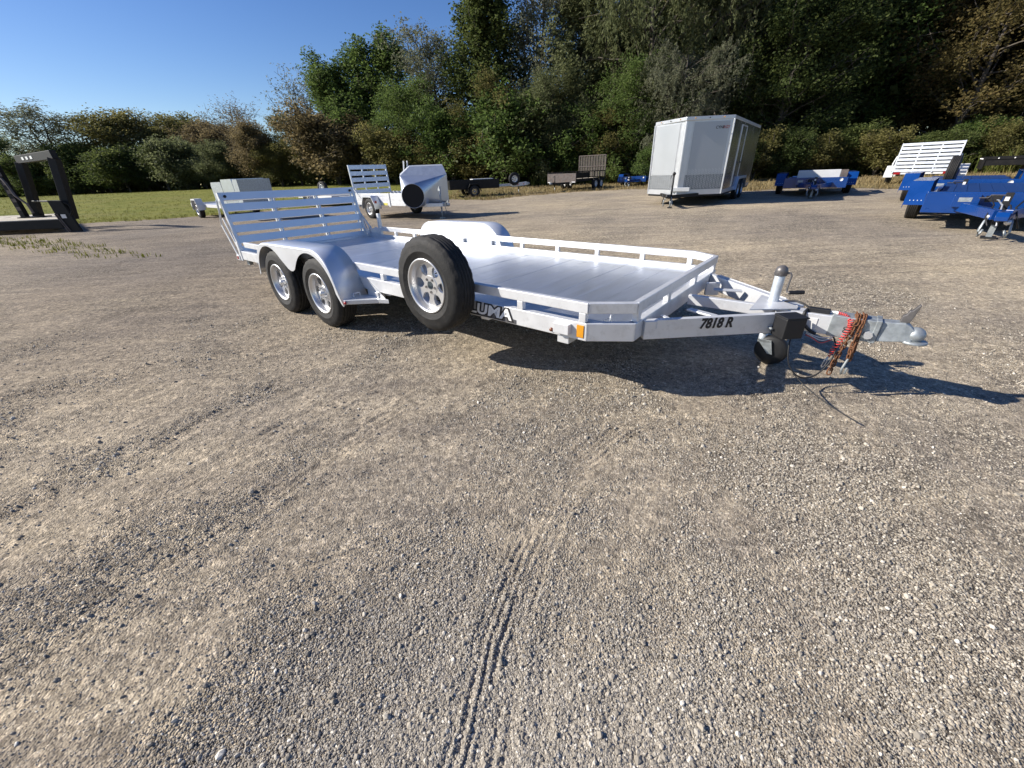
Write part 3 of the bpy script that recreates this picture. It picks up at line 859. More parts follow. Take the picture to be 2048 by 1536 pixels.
def woodland():
    """the depth of the wood behind the first trees, one mass"""
    rng = np.random.default_rng(3)
    Vs, Fs, off = [], [], 0
    for lm, sel in (('dark', 0), ('olive', 1)):
        Vs, Fs, off = [], [], 0
        (tv, tf), (lv, lf) = gen_tree(77 + sel, H=10, cr=5.2, base=0.03, limbs=26, subs=6, per=32, leaf=0.62, clump=1.5, shape='bush', trunk_r=0.2)
        for u in np.arange(-1.25, 1.6, 0.085 if sel == 0 else 0.12):
            yb = np.interp(u, [-1.2, -0.8, -0.3, 0.0, 0.3, 0.7, 1.0, 1.5], [66, 66, 62, 54, 47, 47, 44, 36]) + rng.uniform(0, 3) + sel * 1.5
            H = np.interp(u, [-1.2, -0.9, -0.6, -0.45, -0.22, -0.1, 0.05, 0.2, 0.32, 0.6, 0.9, 1.5], [5.0, 6.0, 6.2, 5.6, 5.0, 5.0, 5.8, 9, 16, 20, 18, 15]) * rng.uniform(0.8, 1.02)
            s = H / 10; a = rng.uniform(0, 6.28); c, si = math.cos(a), math.sin(a)
            w = s if s < 1.2 else 1.2 + (s - 1.2) * 0.5
            P = np.stack([(lv[:, 0] * c - lv[:, 1] * si) * w + u * yb, (lv[:, 0] * si + lv[:, 1] * c) * w + yb, lv[:, 2] * s + tz(u * yb, yb)], 1)
            Vs.append(P); Fs.append(lf + off); off += len(P)
        me = np_mesh('woodland', np.concatenate(Vs), np.concatenate(Fs)); me.materials.append(LEAF[lm])
        tag(link('woodland', me), 'deep shade of the wood behind the first row of trees' if sel == 0 else 'olive leafy mass of the wood behind the tree line', 'woodland', kind='stuff')
woodland()

def blades(name, label, xs, ys, hs, mat, per=5, lean=0.5, cat='grass', width=0.012):
    rng = np.random.default_rng(len(xs) + 3)
    n = len(xs) * per
    x = np.repeat(xs, per) + rng.normal(0, 0.05, n); y = np.repeat(ys, per) + rng.normal(0, 0.05, n)
    h = np.repeat(hs, per) * rng.uniform(0.5, 1.2, n)
    z = terrain(x, y) + micro(x, y) * sstep(60, 20, np.hypot(x, y)) - 0.01
    a = rng.uniform(0, 6.28, n); ln = rng.uniform(0.1, lean, n)
    d = np.stack([np.cos(a), np.sin(a)], 1)
    w = width * (0.6 + h * 1.2)
    s = np.stack([-d[:, 1], d[:, 0]], 1)
    b0 = np.stack([x - s[:, 0] * w, y - s[:, 1] * w, z], 1); b1 = np.stack([x + s[:, 0] * w, y + s[:, 1] * w, z], 1)
    mx, my, mz = x + d[:, 0] * h * ln * 0.35, y + d[:, 1] * h * ln * 0.35, z + h * 0.6
    m0 = np.stack([mx - s[:, 0] * w * 0.8, my - s[:, 1] * w * 0.8, mz], 1); m1 = np.stack([mx + s[:, 0] * w * 0.8, my + s[:, 1] * w * 0.8, mz], 1)
    t = np.stack([x + d[:, 0] * h * ln, y + d[:, 1] * h * ln, z + h * (1 - 0.3 * ln)], 1)
    V = np.stack([b0, b1, m0, m1, t], 1).reshape(-1, 3)
    q = np.arange(n)[:, None] * 5
    F = np.concatenate([q + np.array([[0, 1, 3]]), q + np.array([[0, 3, 2]]), q + np.array([[2, 3, 4]])], 0)
    me = np_mesh(name, V, F)
    return tag(link(name, me, mat), label, cat, kind='stuff')

def grasses():
    rng = np.random.default_rng(8)
    n = 60000
    y = rng.uniform(8, 40, n); x = rng.uniform(-1.25, 1.45, n) * y
    lm = lawn_mask(x, y)
    k = ((lm > -0.4) & (lm < 2.2) & (rng.random(n) < 0.45)) | ((weed_strip(x, y) > 0) & (y < 16) & (rng.random(n) < 0.55 * fbm(x * 1.5, y * 1.5, 49, 2)))
    edge = k & (x < -1.5)
    blades('grass', 'green grass tufts along the ragged edge of the lawn', x[edge], y[edge], np.full(edge.sum(), 0.11), GRASSM, 5, 0.8)
    k2 = (lm > -0.2) & (x > -4) & (rng.random(n) < 0.5)
    blades('dry_grass', 'dry tan grass between the gravel and the wood on the right', x[k2], y[k2], rng.uniform(0.07, 0.26, k2.sum()), DRYM, 6, 0.7)
    n = 14000
    y = rng.uniform(26, 41, n); x = rng.uniform(-0.12, 1.3, n) * y
    yb = np.interp(x / y, [-0.12, 0.1, 0.33, 0.7, 1.0, 1.3], [45, 42, 40, 36, 32, 27])
    k3 = (y > yb - 2.0) & (y < yb + 3.5) & (rng.random(n) < fbm(x * 0.5, y * 0.5, 71, 3) * 1.1)
    blades('weeds', 'tall green and yellow weeds at the foot of the trees', x[k3], y[k3], rng.uniform(0.5, 1.7, k3.sum()), WEEDM, 7, 0.9, 'weeds', 0.018)
    n = 17000
    y = rng.uniform(18, 62, n); x = rng.uniform(-1.2, 0.02, n) * y
    k4 = (lawn_mask(x, y) > 0.5)
    blades('grass', 'mown green lawn grass beyond the gooseneck trailer', x[k4], y[k4], rng.uniform(0.06, 0.14, k4.sum()), GRASSM, 4, 0.9)
grasses()

def understory():
    rng = np.random.default_rng(21)
    n = 26000
    u = rng.uniform(-1.3, 1.5, n)
    yb = np.interp(u, [-1.3, -0.8, -0.4, -0.1, 0.1, 0.33, 0.7, 1.0, 1.5], [58, 57, 54, 48, 43, 37, 36, 34, 29])
    y = yb + rng.uniform(0, 4.5, n)
    x = u * y
    top = 1.2 + 2.2 * fbm(x * 0.4, y * 0.4, 81, 3)
    z = terrain(x, y) + top * rng.random(n)
    V, F = leaves_np(rng, np.stack([x, y, z], 1), 0.55, 0.1, 0.7)
    me = np_mesh('undergrowth', V, F); me.materials.append(LEAF['dark'])
    tag(link('undergrowth', me), 'dark tangled undergrowth between the shrubs along the foot of the wood', 'undergrowth', kind='stuff')
understory()
# ------------------------------------------------------------------ wheels
def make_wheel(parent, loc, r=0.335, w=0.205, rim_r=0.185, side=-1, name='wheel', mounted=True, rim_mat=None, spokes=6, detail=True, axis_yaw=0.0):
    """wheel with its axis along local y; outer face towards side*y"""
    rim_mat = rim_mat or ALU_RIM
    root = bpy.data.objects.new(name, None); C.objects.link(root); root.parent = parent
    root.location = loc; root.rotation_euler = (0, random.uniform(0, 1.0), (0 if side < 0 else math.pi) + axis_yaw)
    h = w / 2
    n = 72 if detail else 28
    prof = [(rim_r - 0.004, -h + 0.030), (rim_r + 0.006, -h + 0.012), (rim_r + 0.020, -h + 0.004), (rim_r + 0.05, -h - 0.003), (rim_r + 0.052, -h - 0.0045), (rim_r + 0.056, -h - 0.003),
            (rim_r + 0.09, -h + 0.001), (r - 0.032, -h + 0.008), (r - 0.016, -h + 0.018), (r - 0.006, -h + 0.030)]
    g = 0.008
    tread = []
    xs = np.linspace(-h + 0.030, h - 0.030, 6)
    for a, b in zip(xs[:-1], xs[1:]):
        tread += [(r - 0.001, a + 0.003), (r, (a + b) / 2), (r - 0.001, b - 0.003), (r - g, b - 0.0025), (r - g, b + 0.0025)]
    tread = tread[:-2]
    back = [(rr, -yy) for rr, yy in reversed(prof)]
    full = prof + tread + back
    lo, hi = len(prof) - 2, len(prof) + len(tread) + 2
    jag = (lambda i, k: 0.006 if (k % 3 == 0 and (lo <= i < lo + 5 or hi - 5 <= i < hi)) else 0.0) if detail else None
    MB().lathe(full, n, smooth=True, jag=jag).build('tyre', RUBBER, root)
    m = MB()
    lip = [(rim_r - 0.002, -h + 0.034), (rim_r + 0.008, -h + 0.010), (rim_r + 0.006, -h + 0.003), (rim_r - 0.002, -h + 0.002), (rim_r - 0.010, -h + 0.010), (rim_r - 0.016, -h + 0.022),
           (rim_r - 0.024, -h + 0.055), (rim_r - 0.030, -h + 0.075), (rim_r - 0.030, h - 0.04), (rim_r - 0.008, h - 0.02), (rim_r + 0.006, h - 0.004)]
    m.lathe(lip, 56 if detail else 28)
    yo = -h + 0.052; yi = yo + 0.022
    ro = rim_r - 0.026
    hub = 0.062
    for k in range(spokes):
        a = 2 * math.pi * k / spokes
        ca, sa = math.cos(a), math.sin(a)
        hw = [(hub - 0.02, 0.034), (hub + 0.006, 0.029), (hub + 0.030, 0.0215), (hub + 0.052, 0.026), (ro - 0.016, 0.046), (ro + 0.001, 0.064)]
        pl = [(x, y) for x, y in hw] + [(x, -y) for x, y in reversed(hw)]
        m.prism([(x * ca - y * sa, x * sa + y * ca) for x, y in pl], yo, yi)
    m.lathe([(0.030, yo - 0.004), (0.066, yo - 0.004), (0.070, yo), (0.070, yi), (0.030, yi)], 30, close=True, smooth=False)
    m.lathe([(ro - 0.010, yo - 0.001), (ro + 0.004, yo - 0.001), (ro + 0.004, yi), (ro - 0.010, yi)], 40, close=True, smooth=False)
    m.build('rim', rim_mat, root)
    if detail:
        lug = MB()
        for k in range(5):
            a = 2 * math.pi * k / 5 + 0.3
            M = Matrix.Translation((0.048 * math.cos(a), 0, 0.048 * math.sin(a)))
            d = 0.030 if mounted else 0.012
            lug.lathe([(0, yo - d), (0.007, yo - d), (0.010, yo - d + 0.006), (0.011, yo - 0.003), (0.0, yo - 0.003)], 6, M, smooth=False)
        lug.build('lug_nuts' if False else 'wheel_bolts', DARKCAP if not mounted else TRIM, root)['kind'] = 'stuff'
    if mounted:
        MB().lathe([(0, yo - 0.048), (0.020, yo - 0.047), (0.028, yo - 0.040), (0.030, yo - 0.010), (0.036, yo - 0.004), (0.0, yo - 0.003)], 24).build('hub_cap', TRIM, root)
    else:
        MB().lathe([(0.029, yo - 0.006), (0.029, yi + 0.05), (0.012, yi + 0.05)], 20).build('centre_bore', GALV, root)
    if detail:
        a = 1.35
        MB().tube([((rim_r - 0.032) * math.cos(a), -h + 0.045, (rim_r - 0.032) * math.sin(a)), ((rim_r - 0.042) * math.cos(a), -h + 0.018, (rim_r - 0.042) * math.sin(a))], 0.004, 6).build('valve', BLACK, root)
    return root

def fender_profile(xa, xb, z0a, z0b, ztop, rc_a, rc_b, n=8):
    """outer line of a tandem fender from rear bottom over the top to the front bottom"""
    P = [(xa, z0a)]
    P.append((xa + 0.03, ztop - rc_a * 1.05))
    for i in range(1, n + 1):
        t = i / n * math.pi / 2
        P.append((xa + 0.05 + rc_a * (1 - math.cos(t)), ztop - rc_a * 0.85 * (1 - math.sin(t))))
    for i in range(n + 1):
        t = math.pi / 2 - i / n * math.pi / 2 * 0.86
        P.append((xb - 0.08 - rc_b + rc_b * math.cos(t), ztop + 0.012 - rc_b * (1 - math.sin(t))))
    P.append((xb, z0b))
    return P

def solidify(o, t):
    md = o.modifiers.new('sheet', 'SOLIDIFY'); md.thickness = t; md.offset = 0
    return o

# ------------------------------------------------------------------ main trailer (local: x forward from the rear edge, y left, z up)
def main_trailer():
    MT = Matrix(((0.7668, 0.6418, 0.0082, -2.9407), (-0.6419, 0.7667, 0.0112, 6.2904), (0.0009, -0.0139, 0.9999, -0.0018), (0, 0, 0, 1)))
    T = thing('utility_trailer', 'white aluminium flatbed trailer marked 7818 R with a spare wheel on its near side rail', 'trailer', mat4=MT)
    W = 1.008; XA = 5.25; XF = 5.49; YB = 0.84
    ZR0, ZR1 = 0.543, 0.605
    ZF0, ZF1 = 0.375, 0.485
    ZD = 0.442
    bv = 0.004
    # frame channel
    def ring(z0, z1, th, inset=0.0):
        w = W - th / 2 - inset
        return [(0.0, -w), (XA - inset * 0.6, -w), (XF - th / 2 - inset, -YB + inset * 0.4), (XF - th / 2 - inset, YB - inset * 0.4), (XA - inset * 0.6, w), (0.0, w)]
    fr = MB(); p = ring(ZF0, ZF1, 0.05)
    zc, hh = (ZF0 + ZF1) / 2, ZF1 - ZF0
    for a, b in zip(p[:-1], p[1:]):
        d = Vector((b[0] - a[0], b[1] - a[1], 0)).normalized() * 0.012
        fr.bar((a[0] - d.x, a[1] - d.y, zc), (b[0] + d.x, b[1] + d.y, zc), 0.05, hh)
    fr.bar((0.026, -W + 0.04, zc - 0.004), (0.026, W - 0.04, zc - 0.004), 0.05, hh - 0.012)
    fr.build('frame', ALU, T, bv)
    cm = MB()
    for x in (0.35, 0.95, 1.55, 2.1, 2.65, 3.2, 3.8, 4.4): cm.box(x - 0.04, x + 0.04, -0.955, 0.955, 0.335, 0.374)
    cm.build('cross_members', ALU, T, bv)['kind'] = 'stuff'
    MB().box(5.055, 5.137, -1.0, 0.9, 0.326, 0.374).build('front_cross_member', ALU, T, bv)
    # deck planks, laid across
    x = 0.055; k = 0
    while x < 5.43:
        x1 = min(x + 0.2, 5.438)
        ym = 0.956
        if x1 > XA: ym = 0.956 - (x1 - XA) * 0.72
        ym0 = 0.956 if x <= XA else 0.956 - (x - XA) * 0.72
        a, b = x + 0.0015, x1 - 0.0015
        MB().prism([(a, -ym0), (b, -ym), (b, ym), (a, ym0)], ZD - 0.022, ZD + 0.0007 * math.sin(k * 2.1), plane='xy').build('deck_plank', ALU_DECK, T, 0.0015)
        x = x1; k += 1
    # rails
    zc, hh = (ZR0 + ZR1) / 2, ZR1 - ZR0
    def rail(pts, name='side_rail'):
        m = MB()
        for a, b in zip(pts[:-1], pts[1:]):
            d = Vector((b[0] - a[0], b[1] - a[1], 0)).normalized() * 0.010
            m.bar((a[0] - d.x, a[1] - d.y, zc), (b[0] + d.x, b[1] + d.y, zc), 0.04, hh)
        return m.build(name, ALU, T, bv)
    w = W - 0.02
    rail([(0.24, -w), (1.30, -w)])
    rail([(2.84, -w), (XA, -w)])
    rail([(XA + 0.01, -w + 0.008), (XF - 0.02, -YB)])
    rail([(XF - 0.02, -YB + 0.015), (XF - 0.02, YB - 0.015)], 'front_rail')
    rail([(XA + 0.01, w - 0.008), (XF - 0.02, YB)])
    rail([(0.36, w), (XA, w)])
    # posts
    def post(x, y, yaw=0.0, sx=0.045, sy=0.036):
        M = Matrix.Translation((x, y, 0)) @ Matrix.Rotation(yaw, 4, 'Z')
        MB().box(-sx / 2, sx / 2, -sy / 2, sy / 2, ZF1 + 0.0005, ZR0 - 0.0005, M).build('rail_post', ALU, T, 0.003)
    for x in (0.655, 1.2, 3.25, 3.755, 4.26, 4.765, 5.225): post(x, -w)
    for x in (0.75, 1.21, 1.77, 2.24, 2.75, 3.26, 3.77, 4.27, 4.77, 5.225): post(x, w)
    for y in (-0.80, -0.30, 0.28, 0.80): post(XF - 0.02, y, 0, 0.036, 0.05)
    MB().box(0.335, 0.385, W - 0.048, W - 0.002, 0.4855, 0.80).build('corner_post', ALU, T, 0.003)
    # tongue beams, centre box and coupler
    for s in (-1, 1):
        m = MB(); a = Vector((XF + 0.002, s * 0.735, 0.417)); b = Vector((6.19, s * 0.085, 0.417))
        m.bar(a, b, 0.05, 0.115)
        m.build('tongue_beam', ALU, T, bv)
        d = (b - a).normalized(); nrm = Vector((d.y, -d.x, 0)) * (1 if s < 0 else -1)
        m = MB(); m.bar(a + d * 0.07 + nrm * 0.027 + Vector((0, 0, 0.034)), a + d * 0.80 + nrm * 0.027 + Vector((0, 0, 0.034)), 0.004, 0.055)
        m.build('beam_web', ALU, T)
        if s < 0:
            # lettering on the near beam, facing outwards
            c = a + d * 0.435 + nrm * 0.0302 + Vector((0, 0, 0.024))
            M = Matrix(((d.x, 0, nrm.x, c.x), (d.y, 0, nrm.y, c.y), (0, 1, 0, c.z), (0, 0, 0, 1)))
            text_obj('lettering', '7818 R', 0.085, LETTER, T, M, 0.0006, 0.0035, 0.18, 0.82)
            bx = a + d * 0.855 + nrm * 0.085
            Mb = Matrix(((d.x, nrm.x, 0, bx.x), (d.y, nrm.y, 0, bx.y), (0, 0, 1, 0.417), (0, 0, 0, 1)))
            bo = MB().box(-0.062, 0.062, -0.055, 0.05, -0.062, 0.060, Mb).build('battery_box', BLACK, T, 0.006)
            MB().box(-0.067, 0.067, -0.058, 0.057, 0.0605, 0.070, Mb).build('box_lid', BLACK, bo, 0.003)
            MB().box(0.0625, 0.0645, 0.012, 0.032, -0.055, 0.03, Mb).build('box_label', WHITEPL, bo)
            MB().tube([a + d * 0.775 + nrm * 0.03 + Vector((0, 0, -0.02)), a + d * 0.775 + nrm * 0.06 + Vector((0, 0, -0.02))], 0.007, 8).build('eye_bolt', GALV, T)
    MB().prism([(5.53, -0.02), (5.53, 0.02), (6.06, 0.02), (6.06, -0.02)], 0.40, 0.47, plane='xy').build('tongue_spine', ALU, T, bv)
    MB().prism([(5.95, -0.20), (6.18, -0.03), (6.18, 0.03), (5.95, 0.20)], 0.4755, 0.4815, plane='xy').build('jack_plate', ALU, T)
    for s in (-1, 1):
        MB().bar((5.60, s * 0.56, 0.40), (5.515, s * 0.50, 0.40), 0.03, 0.1).build('gusset', ALU, T, 0.003)
        MB().bar((5.62, s * 0.30, 0.452), (5.80, s * 0.36, 0.452), 0.05, 0.012).build('brace', ALU, T, 0.003)
    MB().box(6.10, 6.40, -0.05, 0.05, 0.355, 0.470).build('tongue_tube', ALU, T, bv)
    MB().box(6.215, 6.30, -0.0545, -0.0505, 0.372, 0.445).build('tongue_plate', WHITE, T, 0.002)
    cp = MB()
    cp.box(6.36, 6.575, -0.056, 0.056, 0.352, 0.478)
    cp.box(6.560, 6.585, -0.060, 0.060, 0.350, 0.483)
    prof = [(6.586, 0.050, 0.36, 0.474), (6.64, 0.047, 0.37, 0.478), (6.68, 0.046, 0.378, 0.482), (6.705, 0.044, 0.382, 0.468), (6.73, 0.042, 0.384, 0.445)]
    V = []
    for xx, hw, z0, z1 in prof: V += [(xx, -hw, z0), (xx, hw, z0), (xx, hw * 0.75, z1), (xx, -hw * 0.75, z1)]
    F = [(0, 1, 2, 3), (16, 19, 18, 17)]
    for i in range(4):
        for k2 in range(4): F.append((i * 4 + k2, i * 4 + (k2 + 1) % 4, i * 4 + 4 + (k2 + 1) % 4, i * 4 + 4 + k2))
    cp.add(V, F)
    cp.sphere((6.738, 0, 0.418), 0.046, 16, (1, 1, 0.95))
    cp.lathe([(0.0, 0.372), (0.062, 0.374), (0.060, 0.388), (0.0, 0.392)], 24, Matrix.Translation((6.742, 0, 0)) @ Matrix(((1, 0, 0, 0), (0, 0, 1, 0), (0, 1, 0, 0), (0, 0, 0, 1))))
    cpo = cp.build('coupler', GALV, T, 0.004)
    lv = MB().prism([(6.655, 0.480), (6.695, 0.480), (6.703, 0.52), (6.712, 0.578), (6.706, 0.585), (6.686, 0.548), (6.676, 0.545), (6.670, 0.524), (6.658, 0.516)], -0.016, 0.016)
    lv.build('latch', DARKCAP, cpo, 0.003)
    # jack
    jx, jy = 6.035, 0.085
    jr = MB().lathe([(0.0, 0.26), (0.030, 0.26), (0.030, 0.655), (0.027, 0.662), (0.0, 0.662)], 20, Matrix.Translation((jx, jy, 0)) @ Matrix(((1, 0, 0.0, 0), (0, 0, 1, 0), (0, 1, 0, 0), (0, 0, 0, 1)))).build('jack_tube', JACKZ, T)
    jc = MB(); jc.sphere((jx, jy, 0.672), 0.037, 18, (1, 1, 1.0)); jc.lathe([(0.034, 0.645), (0.037, 0.648), (0.037, 0.672)], 18, Matrix.Translation((jx, jy, 0)) @ Matrix(((1, 0, 0, 0), (0, 0, 1, 0), (0, 1, 0, 0), (0, 0, 0, 1))))
    jc.build('jack_cap', DARKCAP, jr)
    c0 = Vector((jx + 0.03, jy, 0.662))
    MB().tube([c0, c0 + Vector((0.022, -0.004, 0.004)), c0 + Vector((0.030, -0.006, -0.01)), c0 + Vector((0.026, -0.006, -0.10)), c0 + Vector((0.030, -0.008, -0.112)), c0 + Vector((0.05, -0.012, -0.115))], 0.006, 8).build('crank', DARKCAP, jr)
    MB().tube([c0 + Vector((0.042, -0.012, -0.115)), c0 + Vector((0.085, 0.012, -0.1135)), c0 + Vector((0.118, 0.031, -0.112))], [0.012, 0.0135, 0.012], 10).build('crank_handle', BLACK, jr)
    jl = MB().lathe([(0.0, 0.19), (0.024, 0.19), (0.024, 0.262), (0.0, 0.262)], 16, Matrix.Translation((jx, jy, 0)) @ Matrix(((1, 0, 0, 0), (0, 0, 1, 0), (0, 1, 0, 0), (0, 0, 0, 1)))).build('jack_leg', JACKZ, T)
    fk = MB(); fk.box(jx - 0.02, jx + 0.06, jy - 0.045, jy + 0.045, 0.205, 0.222)
    for s in (-1, 1): fk.prism([(jx - 0.02, 0.22), (jx + 0.06, 0.22), (jx + 0.085, 0.13), (jx + 0.055, 0.13)], jy + s * 0.042 - 0.003, jy + s * 0.042 + 0.003)
    fk.build('caster_fork', GALV, jl)
    MB().lathe([(0.012, -0.032), (0.045, -0.030), (0.088, -0.032), (0.1, -0.020), (0.103, 0), (0.1, 0.020), (0.088, 0.032), (0.045, 0.030), (0.012, 0.032)], 32, Matrix.Translation((jx + 0.07, jy, 0.148))).build('caster_wheel', BLACK, jl)
    # breakaway switch, cable, chains, wires
    MB().box(6.235, 6.345, -0.03, 0.012, 0.4712, 0.497).build('breakaway_switch', BLACK, T, 0.004)
    MB().tube([(6.345, -0.01, 0.485), (6.37, -0.012, 0.486), (6.385, -0.016, 0.484)], [0.006, 0.008, 0.009], 8).build('switch_pin', WHITEPL, T)
    co = []
    path = [(6.385, -0.016, 0.486), (6.42, -0.03, 0.483), (6.45, -0.058, 0.462), (6.455, -0.076, 0.42), (6.44, -0.082, 0.36), (6.42, -0.085, 0.29), (6.41, -0.086, 0.235)]
    def along(pth, t):
        f = t * (len(pth) - 1); i = min(int(f), len(pth) - 2); return Vector(pth[i]).lerp(Vector(pth[i + 1]), f - i)
    nt_ = 24
    for i in range(nt_ * 8 + 1):
        t = i / (nt_ * 8); c = along(path, t); rad = 0.012 if 0.3 < t < 0.92 else 0.0065
        a = i / 8 * 2 * math.pi
        tdir = (along(path, min(1, t + 0.05)) - along(path, max(0, t - 0.05))).normalized()
        s1 = tdir.cross(Vector((0.3, 1, 0.2))).normalized(); s2 = tdir.cross(s1)
        co.append(c + s1 * math.cos(a) * rad + s2 * math.sin(a) * rad)
    cc = MB().tube(co, 0.0030, 5).build('coiled_cable', RED, T)
    ln = [(6.41, -0.086, 0.235), (6.398, -0.088, 0.21), (6.392, -0.094, 0.18), (6.396, -0.080, 0.155), (6.406, -0.078, 0.17), (6.41, -0.086, 0.205), (6.408, -0.086, 0.236)]
    MB().tube(ln, 0.0035, 6, closed=True).build('cable_clip', TRIM, cc)
    lp = [Vector((6.452 + 0.022 * math.sin(a * 1.0), -0.066 - 0.015 * math.cos(a), 0.43 + 0.018 * math.cos(a * 1.0) - a * 0.003)) for a in np.linspace(0, 12.5, 40)]
    MB().tube(lp, 0.0022, 5).build('cable_loop', BLACK, cc)
    def chain(pth, links, name='safety_chain'):
        root = bpy.data.objects.new(name, None); C.objects.link(root); root.parent = T
        me = None
        P = [along(pth, i / links) for i in range(links + 1)]
        for i in range(links):
            c = (P[i] + P[i + 1]) / 2; d = (P[i + 1] - P[i]); Ln = max(d.length * 0.66, 0.019); d.normalize()
            if me is None:
                pts = []
                for k in range(14):
                    a = 2 * math.pi * k / 14
                    pts.append((0.0105 * math.cos(a), 0, 0.0105 * math.sin(a) + (0.0125 if math.sin(a) > 0 else -0.0125)))
                o = MB().tube(pts, 0.0044, 6, closed=True).build('chain_link', RUST, root)
                me = o.data
            else:
                o = link('chain_link', me, None, root)
            q = d.to_track_quat('Z', 'X')
            o.rotation_mode = 'QUATERNION'; o.location = c
            from mathutils import Quaternion
            o.rotation_quaternion = q @ Quaternion((0, 0, 1), (math.pi / 2) * (i % 2) + 0.5 + random.uniform(-0.25, 0.25))
        return root
    chain([(6.47, 0.02, 0.486), (6.475, -0.03, 0.489), (6.478, -0.068, 0.462), (6.468, -0.078, 0.38), (6.455, -0.085, 0.29), (6.445, -0.088, 0.21), (6.440, -0.09, 0.135)], 17)
    chain([(6.50, 0.03, 0.486), (6.503, -0.03, 0.490), (6.502, -0.07, 0.462), (6.500, -0.08, 0.40), (6.498, -0.09, 0.30), (6.505, -0.085, 0.24), (6.508, -0.078, 0.30), (6.506, -0.074, 0.37)], 18)
    hk = [(6.502, -0.088, 0.245), (6.497, -0.092, 0.22), (6.490, -0.094, 0.175), (6.496, -0.094, 0.145), (6.510, -0.092, 0.15), (6.513, -0.09, 0.19)]
    MB().tube(hk, 0.0065, 8).build('chain_hook', GALV, T)
    MB().lathe([(0, -0.075), (0.022, -0.075), (0.024, -0.062), (0.014, -0.058), (0.0, -0.056)], 8, Matrix.Translation((6.545, 0, 0.395)), smooth=False).build('chain_bolt', TRIM, T)
    wires = [
        ([(6.20, -0.13, 0.372), (6.205, -0.17, 0.28), (6.235, -0.20, 0.18), (6.30, -0.21, 0.12), (6.37, -0.17, 0.125), (6.42, -0.12, 0.20), (6.43, -0.09, 0.29), (6.40, -0.06, 0.352)], 0.0045),
        ([(6.27, -0.21, 0.13), (6.33, -0.24, 0.095), (6.42, -0.30, 0.06), (6.52, -0.36, 0.035), (6.62, -0.42, 0.022)], 0.0035),
        ([(6.10, 0.11, 0.478), (6.13, 0.06, 0.50), (6.17, 0.02, 0.512), (6.22, 0.0, 0.50), (6.25, -0.01, 0.483)], 0.006),
        ([(6.235, -0.02, 0.484), (6.225, -0.055, 0.468), (6.235, -0.062, 0.41), (6.275, -0.063, 0.37), (6.31, -0.06, 0.352)], 0.010),
    ]
    def smooth_path(P, n=6):
        P = [Vector(p) for p in P]; out = []
        for i in range(len(P) - 1):
            p0, p1, p2, p3 = P[max(i - 1, 0)], P[i], P[i + 1], P[min(i + 2, len(P) - 1)]
            for k in range(n):
                t = k / n
                out.append(0.5 * ((2 * p1) + (-p0 + p2) * t + (2 * p0 - 5 * p1 + 4 * p2 - p3) * t * t + (-p0 + 3 * p1 - 3 * p2 + p3) * t ** 3))
        out.append(P[-1]); return out
    for P, r in wires: MB().tube(smooth_path(P), r, 6).build('wire', BLACK, T)
    for dz in (0.0, -0.008, -0.016):
        MB().tube(smooth_path([(6.265, -0.055, 0.352 + dz), (6.30, -0.075, 0.347 + dz), (6.35, -0.075, 0.340 + dz * 2), (6.40, -0.056, 0.352 + dz)]), 0.0028, 5).build('wire', WHITEPL if dz > -0.01 else RED, T)
    # near-side fittings
    MB().box(5.05, 5.158, -1.046, -1.0085, 0.402, 0.466).build('stake_pocket', ALU, T, 0.003)
    MB().lathe([(0, -0.012), (0.010, -0.011), (0.013, 0.0)], 16, Matrix.Translation((5.016, -1.0085, 0.402))).build('marker_light', simple('dark_amber', (0.16, 0.05, 0.02), 0.3), T)
    MB().box(5.196, 5.243, -1.0135, -1.0085, 0.393, 0.470).build('side_marker', AMBER, T, 0.0015)
    MB().box(3.115, 3.175, -1.03, -0.96, 0.275, 0.374).build('step_bracket', ALU, T, 0.003)
    # maker's decal on the frame
    dm = MB().prism([(3.97, 0.380), (4.735, 0.380), (4.735, 0.408), (4.66, 0.414), (4.10, 0.414), (3.97, 0.430)], -1.0098, -1.0084).build('decal', LETTERG, T)
    Ml = Matrix(((1, 0, 0, 4.445), (0, 0, -1, -1.0105), (0, 1, 0, 0.430), (0, 0, 0, 1)))
    text_obj('decal_outline', 'ALUMA', 0.105, LETTER, dm, Ml, 0.0004, 0.0125, 0.15, 1.42)
    Ml = Matrix(((1, 0, 0, 4.445), (0, 0, -1, -1.0118), (0, 1, 0, 0.430), (0, 0, 0, 1)))
    text_obj('decal_letters', 'ALUMA', 0.105, LETTERW, dm, Ml, 0.0004, 0.0030, 0.15, 1.42)
    # fenders
    def fender(s):
        P = fender_profile(1.27, 2.985, 0.385, 0.29, 0.722, 0.26, 0.34)
        y0, y1 = 1.010, 1.268
        V, F = [], []
        for x_, z_ in P: V += [(x_, s * y0, z_), (x_, s * (y1 - 0.02), z_), (x_, s * (y1 - 0.006), z_ - 0.006), (x_, s * y1, z_ - 0.018)]
        n = len(P)
        for i in range(n - 1):
            for k2 in range(3): F.append((i * 4 + k2, i * 4 + k2 + 1, i * 4 + 5 + k2, i * 4 + 4 + k2))
        m = MB(); m.add(V, F, True)
        f = m.build('fender', ALU_SHEET, T); solidify(f, 0.004)
        # skirt with two arches
        arch = []
        for cx, a0, a1 in ((2.525, 8, 141), (1.668, 39, 172)):
            for i in range(19):
                t = R(a0 + (a1 - a0) * i / 18)
                arch.append((cx + 0.372 * math.cos(t), 0.325 + 0.372 * math.sin(t)))
        inner = [(2.955, 0.29)] + arch[:19]
        mid = [(2.19, 0.515), (2.145, 0.495), (2.10, 0.493), (2.05, 0.51)]
        inner = [q for q in inner if True]
        low = inner[:-1] + mid + arch[20:] + [(1.30, 0.385)]
        up = [(x_, z_ - 0.018) for x_, z_ in P]
        from mathutils.geometry import tessellate_polygon
